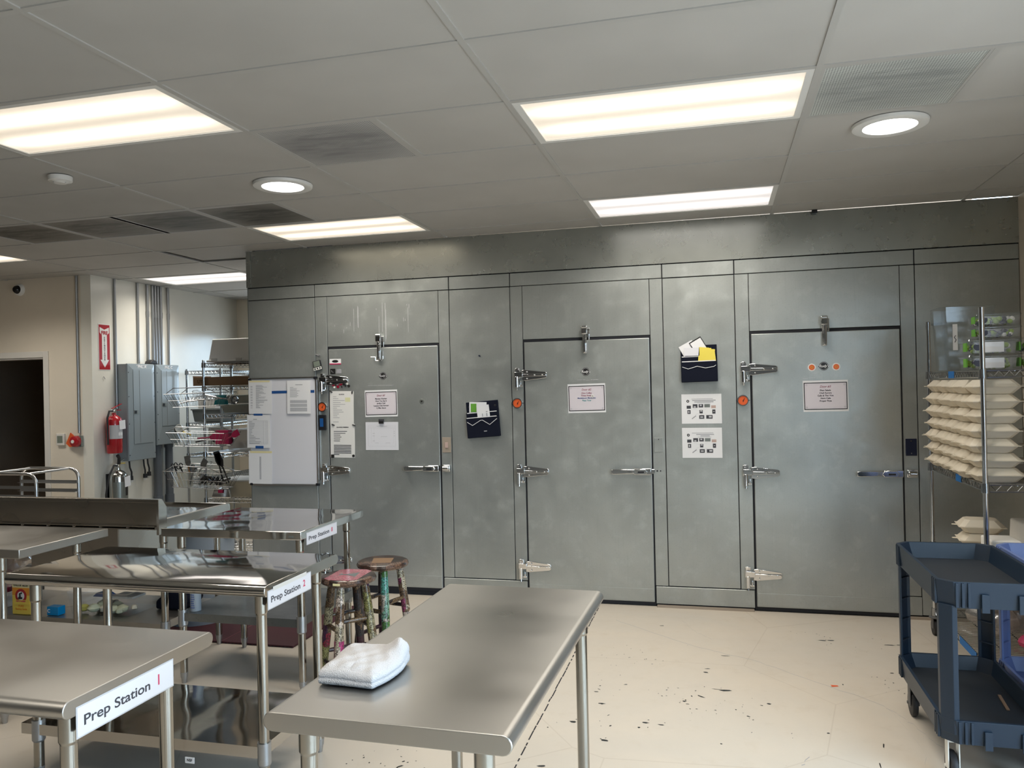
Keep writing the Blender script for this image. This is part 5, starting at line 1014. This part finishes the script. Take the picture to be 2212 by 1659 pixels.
def panel(name, label, y0, y1, z0, z1, letters, depth=.15, dz1=.30):
    t = thing('electrical_panel', label, 'electrical panel', (AX, (y0+y1)/2, z0), 0, 'grey electrical panels'); w = (y1-y0)/2; h = z1-z0
    MB().box(0, depth-.02, -w+.008, w-.008, .004, h-.004).build('cabinet', 'panel_grey', t, bevel=.003)
    f = MB(); D = depth; i1, i2 = .06, .05
    # raised trim with bevelled picture-frame surround
    A = [(D-.018, -w, 0), (D-.018, w, 0), (D-.018, w, h), (D-.018, -w, h)]; B_ = [(D-.006, -w+.006, .006), (D-.006, w-.006, .006), (D-.006, w-.006, h-.006), (D-.006, -w+.006, h-.006)]
    C_ = [(D+.004, -w+i1, dz1*.5), (D+.004, w-i2, dz1*.5), (D+.004, w-i2, h-.055), (D+.004, -w+i1, h-.055)]
    f.add(A+B_+C_, [(0, 1, 5, 4), (1, 2, 6, 5), (2, 3, 7, 6), (3, 0, 4, 7), (4, 5, 9, 8), (5, 6, 10, 9), (6, 7, 11, 10), (7, 4, 8, 11), (8, 9, 10, 11), (0, 3, 2, 1)]); o = f.build('trim_cover', 'panel_grey', t)
    d = MB(); d.box(D+.004, D+.009, -w+i1+.008, w-i2-.006, dz1*.5+.02, h-.062); d.build('door', 'panel_grey', o, bevel=.002)
    d = MB(); d.box(D+.009, D+.011, -w+i1+.008+(w*2-i1-i2)*.30, -w+i1+.010+(w*2-i1-i2)*.30, dz1*.5+.03, h-.068); d.build('door_crease', 'panel_dark', o)
    l = MB(); l.box(D+.0095, D+.012, -w+i1+.012, -w+i1+.075, h*.50-.022, h*.50+.022); k = l.build('latch', 'plate_steel', o, bevel=.002); MB().box(D+.0118, D+.016, -w+i1+.018, -w+i1+.045, h*.50-.015, h*.50+.015).build('latch_button', 'black_plastic', k)
    for yy in (-w+.016, w-.016):
        for zz in (.06, h*.38, h*.66, h-.09): MB().cyl((D-.010, yy, zz), (D-.002, yy, zz), .005, n=8).build('screw', 'black_plastic', o)
    MB().box(D-.004, D-.0025, -w*.35, w*.42, h-.050, h-.014).build('label_plate', 'panel_grey' if letters != 'PNL. A' else 'ink_pale', o); text('lettering', letters, .042, (D+.002, w*.03, h-.031), SIDE, 'paper', o, bold=.0015)
    return t
panel('a', 'left grey electrical panel lettered PNL. A', 4.205, 4.608, .966, 1.957, 'PNL. A'); panel('b', 'right grey electrical panel lettered PNL. C', 4.632, 5.005, 1.096, 1.955, 'PNL. C', dz1=.36)
t = thing('conduit_boot', 'black rubber cap on top between the two grey panels', 'cap', (-4.99, 4.635, 1.957)); MB().prism([(-.07, 0), (.06, .0), (.03, .035), (-.01, .052), (-.05, .035)], -.05, .03, 'X').build('cap_body', 'black_rubber', t, smooth=True, bevel=.01)
for y, z1_, lab in ((4.742, 1.09, 'fat grey pipe under the right panel, nearer one'), (4.925, 1.09, 'fat grey pipe under the right panel, farther one')):
    t = conduit(-5.035, y, 0, z1_, .040, lab, 'pvc_grey', 'pipe', grp='fat grey pipes below the right panel'); MB().cyl((0, 0, z1_-.035), (0, 0, z1_+.0), .046, n=20).build('collar', 'pvc_grey', t, smooth=True)
    MB().cyl((0, 0, .42), (0, 0, .54), .047, n=20).build('coupling', 'pvc_grey', t, smooth=True)
conduit(-5.065, 4.835, 0, 1.09, .016, 'thin grey conduit between the fat pipes', cat='conduit')
# hanging cords with plugs under panel A
for y, dx, zt, lab in ((4.255, .03, .80, 'black cord with plug hanging nearest the extinguishers'), (4.462, .0, .80, 'black cord with plug, middle one under panel A'), (4.520, .01, .815, 'black cord with plug, farthest one under panel A')):
    t = thing('power_cord', lab, 'power cord', (-4.985, y, zt), 0, 'cords hanging below panel A'); MB().tube([(0, 0, .17), (.003, .004, .10), (.004, .018+dx*.3, .05), (0, .022+dx*.3, .01)], .0085, 10).build('cord', 'black_rubber', t, smooth=True)
    MB().cyl((0, .022, -.030), (0, .022, .012), .022, .020, n=18).build('plug', 'black_rubber', t, smooth=True); MB().box(-.012, .012, .008, .036, -.055, -.030).build('prong_cover', 'ceramic_white', t)
# fire extinguisher sign
t = thing('wall_sign', 'red and white FIRE EXTINGUISHER arrow sign', 'sign', (AX, 4.064, 1.888)); MB().box(.0, .003, -.080, .080, 0, .462).build('plate', 'white_plastic', t); MB().box(.003, .0042, -.072, .072, .008, .454).build('red_field', 'red_sign', t)
q = MB(); q.prism([(-.033, .105), (-.057, .105), (0, .028), (.057, .105), (.033, .105), (.033, .350), (.062, .375), (.062, .430), (.0, .405), (-.062, .430), (-.062, .375), (-.033, .350)], .0042, .0052, 'X'); q.build('white_arrow', 'white_plastic', t)
text('lettering', 'FIRE', .048, (.0058, 0, .372), SIDE, 'red_sign', t, bold=.002); text('lettering', '\n'.join('EXTINGUISHER'), .0235, (.0058, 0, .330), SIDE, 'ink', t, bold=.0008, line=.85).location.z = .215
# fire extinguishers
def extinguisher(label, x, y, z, r, h, mat, red):
    t = thing('fire_extinguisher', label, 'fire extinguisher', (x, y, z), 0, 'fire extinguishers'); MB().lathe([(.0001, 0), (r*.9, 0), (r, .012), (r, h*.80), (r*.93, h*.86), (r*.6, h*.92), (r*.28, h*.95), (r*.25, h), (.0001, h)], n=36).build('cylinder', mat, t, smooth=True)
    v = MB(); v.cyl((0, 0, h), (0, 0, h+.030), .018, n=16); v.box(-.012, .012, -.035, .025, h+.02, h+.04); v.cyl((0, -.02, h+.012), (.03, -.02, h+.012), .013, n=14); v.build('valve', 'chrome', t, smooth=True, bevel=.002)
    hm = 'red_paint' if red else 'chrome'; b = MB(); b.add([(-.010, -.03, h+.040), (.010, -.03, h+.040), (.010, .105, h+.085), (-.010, .105, h+.085), (-.010, -.03, h+.046), (.010, -.03, h+.046), (.010, .105, h+.091), (-.010, .105, h+.091)], [(0, 3, 2, 1), (4, 5, 6, 7), (0, 1, 5, 4), (1, 2, 6, 5), (2, 3, 7, 6), (3, 0, 4, 7)]); b.box(-.010, .010, .0, .09, h+.022, h+.029); b.build('handle', hm, t, bevel=.003)
    o = MB().tube([(.012, -.025, h+.018), (.012, -.075, h+.02), (.010, -r-.028, h*.88), (.008, -r-.024, h*.5), (.006, -r-.020, h*.22)] if red else [(.012, -.025, h+.018), (.02, -.08, h+.03), (.02, -r-.06, h*.86), (.0, -r-.085, h*.45), (.0, -r-.07, h*.1)], .0095, 12).build('hose', 'black_rubber', t, smooth=True)
    q = MB(); q.add([(r+.004, -.02, h*.80), (r+.006, .06, h*.82), (r+.006, .065, h*.60), (r+.004, -.015, h*.58)], [(0, 1, 2, 3)]); q.build('service_tag', 'paper', t)
    lb = MB()
    for k in range(14):
        a0, a1 = R(-85+k*10), R(-75+k*10); rr_ = r+.0009; lb.add([(rr_*math.cos(a0), rr_*math.sin(a0), h*.36 if red else h*.10), (rr_*math.cos(a1), rr_*math.sin(a1), h*.36 if red else h*.10), (rr_*math.cos(a1), rr_*math.sin(a1), h*.70), (rr_*math.cos(a0), rr_*math.sin(a0), h*.70)], [(0, 1, 2, 3)])
    o = lb.build('label', 'ink_pale' if red else 'plate_steel', t, smooth=True)
    pr = MB()
    for k in range(3):
        a = R(-12+k*17); c = Vector((math.cos(a), math.sin(a))); rr_ = r+.0018; dy = .009; tdir = Vector((-c.y, c.x))
        z0_ = h*.44 if red else h*.20; p = [(rr_*c.x-tdir.x*dy, rr_*c.y-tdir.y*dy), (rr_*c.x+tdir.x*dy, rr_*c.y+tdir.y*dy)]; pr.add([(*p[0], z0_), (*p[1], z0_), (*p[1], z0_+.030), (*p[0], z0_+.030)], [(0, 1, 2, 3)])
    pr.build('class_symbols', 'paper', o)
    pt = MB(); rr_ = r+.0014
    for k in range(3):
        a0, a1 = R(-2+k*10), R(8+k*10); pt.add([(rr_*math.cos(a0), rr_*math.sin(a0), h*.40), (rr_*math.cos(a1), rr_*math.sin(a1), h*.40), (rr_*math.cos(a1), rr_*math.sin(a1), h*.60), (rr_*math.cos(a0), rr_*math.sin(a0), h*.60)], [(0, 1, 2, 3)])
    if not red: pt.build('picture_block', 'magnet_black', o)
    return t
extinguisher('red fire extinguisher hanging below the arrow sign', -5.000, 4.075, 1.062, .073, .40, 'red_paint', True)
t = extinguisher('silver fire extinguisher half hidden behind the sink table', -4.985, 4.100, .455, .085, .46, 'bottle_steel', False); MB().lathe([(.0001, 0), (.022, .0), (.022, .006), (.0001, .006)], (.04, .02, .50), 16).build('yellow_seal', 'yellow_plastic', t)
MB().tube([(.01, .0, .50), (.03, -.02, .56), (.035, -.045, .585)], .016, 10).build('black_grip', 'black_rubber', t, smooth=True); MB().box(-.105, -.088, -.05, .05, .06, .40).build('wall_bracket', 'black_plastic', t)
# thermostat and alarm
t = thing('thermostat', 'small cream thermostat with a green display by the doorway', 'thermostat', (-5.463, FY, 1.213)); MB().box(-.047, .047, -.026, 0, -.058, .058).build('body', 'white_trim', t, bevel=.006); MB().box(-.032, .032, -.0275, -.025, -.034, .036).build('display', 'lcd_grey', t)
t = thing('alarm_strobe', 'orange and red round alarm bell with conduit above', 'alarm', (-5.262, FY, 1.195)); MB().box(-.055, .055, -.03, 0, -.055, .055).build('back_box', 'plate_steel', t, bevel=.004)
MB().lathe([(.0001, .080), (.030, .078), (.050, .066), (.056, .045), (.056, .030), (.0001, .030)], n=32, axis='Y').build('bell', 'red_paint', t, smooth=True); MB().lathe([(.0001, .084), (.016, .084), (.018, .078)], n=20, axis='Y').build('hub', 'ceramic_white', t)
MB().prism([(-.115, -.02), (-.062, .085), (-.015, .050), (-.03, -.05), (-.075, -.055)], -.040, -.031).build('orange_wing', 'orange_dial', t)
t = thing('wall_outlet', 'steel outlet plate low on the wall below the wire shelves', 'outlet', (AX, 5.55, .62)); MB().box(0, .006, -.045, .045, -.075, .075).build('plate', 'plate_steel', t, bevel=.002); MB().box(.006, .04, -.02, .03, -.005, .03).build('plug', 'black_plastic', t); MB().box(.006, .012, -.025, .025, -.06, -.015).build('socket', 'paper', t)
t = thing('wire_hook', 'tiny wire hook on the wall below the arrow sign', 'hook', (AX, 4.045, 1.815)); MB().tube([(.002, 0, .012), (.012, 0, 0), (.012, .01, -.012), (.004, .018, -.01)], .003, 6).build('hook_wire', 'ink_grey', t)

# ---- aluminium pan rack behind the sink table
t = thing('pan_rack', 'aluminium sheet-pan rack with rounded tubes behind the sink table', 'rack', (-4.965, 3.015, 0)); X, Y, HH = .310, .225, 1.0
for sy in (-1, 1):
    b = MB(); c = .09; pts = [(-X, sy*Y, .10), (-X, sy*Y, HH-c)] + [(-X+c-c*math.cos(a), sy*Y, HH-c+c*math.sin(a)) for a in (.4, .8, 1.2)] + [(-X+c, sy*Y, HH), (X-c, sy*Y, HH)] + [(X-c+c*math.sin(a), sy*Y, HH-c+c*math.cos(a)) for a in (.4, .8, 1.2)] + [(X, sy*Y, HH-c), (X, sy*Y, .10)]
    b.tube(pts, .014, 12); b.build('side_frame', 'aluminium', t, smooth=True)
    for k in range(11):
        s = MB(); z = HH-.115-.075*k; s.box(-X, X, min(sy*(Y-.012), sy*(Y-.016)), max(sy*(Y-.012), sy*(Y-.016)), z-.012, z+.012); s.box(-X, X, min(sy*(Y-.014), sy*(Y-.045)), max(sy*(Y-.014), sy*(Y-.045)), z-.014, z-.011); s.build('slide', 'aluminium', t)
for sx in (-1, 1):
    MB().tube([(sx*(X-.10), -Y, HH-.002), (sx*(X-.10), Y, HH-.002)], .011, 10).build('cross_tube', 'aluminium', t, smooth=True); MB().tube([(sx*(X-.02), -Y, .12), (sx*(X-.02), Y, .12)], .011, 10).build('cross_tube', 'aluminium', t, smooth=True)
    for sy in (-1, 1): o = MB().lathe([(.0001, -.012), (.05, -.012), (.05, .012), (.0001, .012)], (sx*X, sy*Y, .05), 24, axis='X').build('caster', 'black_rubber', t, smooth=True)

# ---- wire units in the alcove
U1 = wire_unit('nearer wire shelving unit with hanging baskets beside the cooler corner', -3.985, -3.075, 4.10, 4.55, (1.925, 1.700, 1.430, 1.065, .62, .12), 1.955, grp='wire shelving units in the alcove', step=.04)
U2 = wire_unit('farther wire shelving unit against the alcove wall', -4.845, -4.420, 5.00, 6.20, (1.885, 1.600, 1.310, .970, .68, .12), 1.905, grp='wire shelving units in the alcove', step=.05)
ZU = (1.925, 1.700, 1.430, 1.065, .62)
t = thing('plastic_tub', 'upturned milky plastic tub on top of the nearer alcove shelving', 'tub', (-3.66, 4.33, 1.936)); b = MB(); b.frust((0, 0), .60, .38, .54, .33, 0, .225); b.box(-.315, .315, -.205, .205, 0, .022); b.build('tub_body', 'tub_milky', t, bevel=.012, seg=3)
for dx in (-.22, .05): MB().box(dx-.03, dx+.03, -.214, -.203, .01, .035).build('clip', 'milky_plastic', t)
t = thing('white_tub', 'small white tub stacked behind the upturned milky tub', 'tub', (-3.36, 4.36, 2.167)); MB().frust((0, 0), .34, .26, .30, .22, 0, .07).build('tub_body', 'tub_milky', t, bevel=.015, seg=3)
t = thing('cardboard_box', 'long flat brown cardboard box on the nearer alcove shelf', 'cardboard box', (-3.74, 4.26, 1.711)); MB().box(-.38, .38, -.14, .14, 0, .082).build('box_body', 'cardboard', t, bevel=.002); MB().box(-.38, -.374, -.142, .14, .082, .095).build('flap', 'cardboard', t)
text('lettering', 'UTE', .045, (-.29, -.1415, .038), FRONT, 'collage_dark', t, bold=.0008)
def basket(label, x, y, z, w, d, h, tilt):
    t = thing('wire_basket', label, 'basket', (x, y, z), 0, 'wire baskets hanging on the alcove shelving'); t.rotation_euler = (0, R(tilt), 0); b = MB(); W0, D0 = w*.78, d*.72
    for f, zz, r in ((0, 0, .0028), (.5, h*.5, .0022), (1, h, .0036)):
        a, c = (W0+(w-W0)*f)/2, (D0+(d-D0)*f)/2; b.tube([(-a, -c, zz), (a, -c, zz), (a, c, zz), (-a, c, zz)], r, 6, closed=True)
    n = 15
    for k in range(n+1):
        f = k/n*2-1
        for sy in (-1, 1): b.tube([(f*W0/2, sy*D0/2, 0), (f*w/2, sy*d/2, h)], .0015, 4)
        b.tube([(f*W0/2, -D0/2, 0), (f*W0/2, D0/2, 0)], .0015, 4)
    for k in range(9):
        f = k/8*2-1
        for sx in (-1, 1): b.tube([(sx*W0/2, f*D0/2, 0), (sx*w/2, f*d/2, h)], .0015, 4)
    b.build('wire_body', 'chrome_wire', t, smooth=True)
    for sy in (-1, 1): MB().tube([(-w*.5, sy*d*.42, h), (-w*.35, sy*d*.42, h+.055), (w*.2, sy*d*.42, h+.05), (w*.4, sy*d*.42, h)], .0036, 6).build('hanger', 'chrome_wire', t, smooth=True)
    return t
BY = 3.93
B1 = ('upper wire basket of whisks on the nearer alcove shelving', -3.90, BY, 1.515, .60, .26, .125, -1.0); B2 = ('middle wire basket of ladles and scoops on the alcove shelving', -3.88, BY, 1.145, .62, .26, .125, 1.0); B3 = ('lower wire basket of spatulas on the alcove shelving', -3.90, BY, .755, .66, .27, .15, 2.0)
for q_ in (B1, B2, B3): basket(*q_)
rk = random.Random(12)
def utensil(kind, label, x, y, z, ang, lean, L, hm, mm='chrome_wire', grp=None, cat=None):
    t = thing(kind, label, cat or kind.replace('_', ' '), (x, y, z), 0, grp); t.rotation_euler = (R(lean), R(ang), 0)
    MB().tube([(0, 0, 0), (0, 0, L*.55)], .007, 8).build('handle', hm, t, smooth=True)
    if kind == 'whisk':
        b = MB()
        for k in range(5): a = k*math.pi/5; c, s_ = math.cos(a), math.sin(a); b.tube([(c*r_, s_*r_, L*.55+zz) for r_, zz in ((.004, 0), (.022, L*.15), (.030, L*.30), (.018, L*.42), (0, L*.45), (-.018, L*.42), (-.030, L*.30), (-.022, L*.15), (-.004, 0))], .0011, 4)
        b.build('wire_loops', mm, t, smooth=True)
    elif kind in ('ladle', 'scoop', 'strainer'):
        MB().tube([(0, 0, L*.55), (0, 0, L*.8)], .004, 6).build('shaft', mm, t); MB().lathe([(.0001, -.030), (.022, -.026), (.036, -.010), (.040, .008), (.036, .008), (.030, -.008), (.0001, -.022)], (0, 0, L*.9), 18, axis='Y').build('bowl', mm, t, smooth=True)
    elif kind == 'spatula': MB().prism([(-.012, L*.55), (.012, L*.55), (.030, L*.70), (.030, L), (-.030, L), (-.030, L*.70)], -.002, .002).build('blade', mm, t)
    elif kind == 'scissors':
        b = MB()
        for s_ in (-1, 1): b.tube([(s_*.018+.016*math.cos(a), 0, L*.62+.022*math.sin(a)) for a in [i*math.pi/5 for i in range(10)]], .0045, 6, closed=True)
        b.build('finger_loops', 'handle_black', t, smooth=True)
    return t
ug = 'utensils in the hanging baskets'
utensil('whisk', 'whisk lying leftmost in the upper basket', -4.12, BY-.02, 1.545, 78, 0, .30, 'chrome_wire', grp=ug); utensil('whisk', 'second whisk lying in the upper basket middle', -3.98, BY-.05, 1.565, 84, 0, .30, 'chrome_wire', grp=ug); utensil('whisk', 'steel-handled whisk pointing down right in the upper basket', -3.62, BY-.08, 1.585, -78, 0, .32, 'chrome', grp=ug)
utensil('ladle', 'steel ladle along the upper basket rim', -3.74, BY-.04, 1.60, 98, 0, .26, 'chrome', grp=ug); t = thing('grater', 'small grater block at the right of the upper basket', 'grater', (-3.70, BY+.03, 1.528)); MB().frust((0, 0), .12, .05, .09, .03, 0, .09).build('grater_body', 'teal_plastic', t)
utensil('strainer', 'round strainer with a black rim in the middle basket', -4.02, BY-.10, 1.14, -14, 0, .20, 'ceramic_white', 'ceramic_white', grp=ug); utensil('scoop', 'yellow-handled scoop sticking out of the middle basket', -3.97, BY-.06, 1.25, -70, 0, .16, 'yellow_plastic', grp=ug); utensil('spatula', 'red spatula lying in the middle basket', -3.92, BY-.03, 1.215, 86, 0, .24, 'pink_plastic', 'pink_plastic', grp=ug)
utensil('spatula', 'red spoon at the right of the middle basket', -3.62, BY-.06, 1.19, 62, 0, .18, 'pink_plastic', 'pink_plastic', grp=ug); utensil('ladle', 'dark ladle lying across the middle basket', -3.86, BY+.02, 1.20, 92, 0, .28, 'handle_black', grp=ug); utensil('ladle', 'ladle with black handle low in the middle basket', -4.0, BY+.05, 1.175, 80, 0, .24, 'handle_black', grp=ug)
t = thing('plastic_box', 'crimson plastic box standing in the middle basket', 'box', (-3.66, BY-.0, 1.160)); MB().box(-.070, .070, -.03, .03, 0, .13).build('box_body', 'pink_plastic', t, bevel=.004)
for k, (x, a, hm, lab) in enumerate(((-4.13, -18, 'handle_black', 'leftmost black handle in the lower basket'), (-4.07, -26, 'handle_black', 'second black handle in the lower basket'), (-4.03, -8, 'amber_plastic', 'amber handle in the lower basket'), (-3.99, 34, 'chrome', 'steel handle leaning right in the lower basket'))): utensil('scissors' if k < 2 else 'spatula', lab + (' with finger loops' if k < 2 else ''), x, BY-.03+.02*k, .83, a, 4, .22, hm, grp=ug)
for x, a, L, lab in ((-3.66, -14, .30, 'long black spatula handle at the right of the lower basket'), (-3.60, -24, .30, 'black handle leaning at the far right of the lower basket')): utensil('spatula', lab, x, BY-.02, .80, a, 0, L, 'handle_black', 'handle_black', grp=ug)
utensil('whisk', 'folded whisk in the centre of the lower basket', -3.90, BY-.05, .83, 40, 0, .22, 'ink_grey', grp=ug); utensil('strainer', 'round tea strainer in the lower basket', -3.96, BY-.10, .79, 15, 0, .17, 'chrome_wire', grp=ug)
t = thing('utensil_crock', 'olive plastic crock standing in the lower basket', 'crock', (-4.06, BY-.03, .762)); MB().lathe([(.0001, 0), (.062, 0), (.075, .135), (.070, .135), (.058, .006), (.0001, .006)], n=24).build('crock_body', 'tub_cream', t, smooth=True)
t = thing('utensil_pile', 'tangle of black utensils in the lower basket', 'utensils', (-3.78, BY, .765), 0, None, 'stuff'); b = MB()
for k in range(16): a = rk.uniform(0, 6.28); x, y = rk.uniform(-.13, .12), rk.uniform(-.05, .05); dx, dy = .06*math.cos(a), .03*math.sin(a); b.tube([(x-dx, y-dy, rk.uniform(.01, .07)), (x, y, rk.uniform(.03, .10)), (x+dx, y+dy, rk.uniform(.01, .09))], rk.uniform(.005, .012), 6)
b.build('pile_body', 'handle_black', t, smooth=True)
t = thing('foil_packet', 'shiny silver packet with a red mark behind the lower basket', 'packet', (-3.80, 4.20, 1.076-.0)); MB().frust((0, 0), .22, .05, .16, .02, 0, .10).build('packet_body', 'chrome', t, bevel=.01)
t.location.z = .631; t.location.y = 4.095; MB().box(-.03, .02, -.027, -.024, .05, .08).build('red_mark', 'pink_plastic', t)
def shelf_tub(label, x, y, z, w, d, h, mat, lid=None): 
    t = thing('storage_tub', label, 'tub', (x, y, z), 0, 'tubs on the alcove shelves'); MB().frust((0, 0), w*.9, d*.88, w, d, 0, h).build('tub_body', mat, t, bevel=.008); MB().box(-w/2-.008, w/2+.008, -d/2-.008, d/2+.008, h-.010, h+.004).build('tub_lip', mat if not lid else lid, t, bevel=.003); return t
shelf_tub('wide grey lidded tub behind the upper basket, upper of two', -3.55, 4.33, 1.441+.094, .58, .38, .075, 'plate_steel'); shelf_tub('wide grey lidded tub behind the upper basket, lower of two', -3.55, 4.33, 1.441, .58, .38, .08, 'plate_steel')
shelf_tub('milky tub with dark contents below the middle basket', -3.50, 4.33, 1.076, .60, .38, .20, 'milky_plastic'); t = thing('stored_goods', 'dark goods inside the milky tub below the middle basket', 'goods', (-3.50, 4.33, 1.086), 0, None, 'stuff'); lumps(t, 'goods_body', 'tub_grey', 7, -.2, .22, -.10, .10, .004, .035, .05, 31)
shelf_tub('cream tub on the shelf below the lower basket', -3.56, 4.33, .631, .72, .38, .16, 'tub_cream', 'milky_plastic')
shelf_tub('grey bus tub on the farther shelving', -4.64, 5.20, 1.321, .38, .30, .14, 'tub_grey'); t = thing('carton', 'white carton standing on the farther shelving above the grey bus tub', 'carton', (-4.66, 5.24, 1.47)); MB().box(-.15, .06, -.10, .10, 0, .09).build('carton_body', 'carton_white', t); MB().box(.07, .13, -.11, .0, 0, .05).build('small_packet', 'paper', t)
t = thing('white_board_panel', 'white cutting board leaning on the farther shelving', 'board', (-4.62, 5.25, .981)); MB().box(-.14, .15, -.008, .008, 0, .27).build('board_body', 'ceramic_white', t, bevel=.004); MB().tube([(-.02, -.010, .08), (.02, -.010, .08), (.02, -.010, .10), (.05, -.010, .10)], .003, 5).build('pen_mark', 'ink_grey', t)
t = thing('green_box', 'bright green packet on the nearer alcove shelf at the cooler edge', 'packet', (-3.24, 4.45, 1.441)); t.location = (-3.16, 4.60, 1.44)
MB().box(-.06, .06, -.01, .01, .10, .17).build('packet_body', 'green_label', t)
MB().box(-.06, .06, -.01, .01, 0, .10).build('packet_lower', 'carton_white', t); t.location = (-3.30, 4.25, 1.623)
t.location = (-3.24, 4.15, 1.711+.09); t.location.z = 1.711
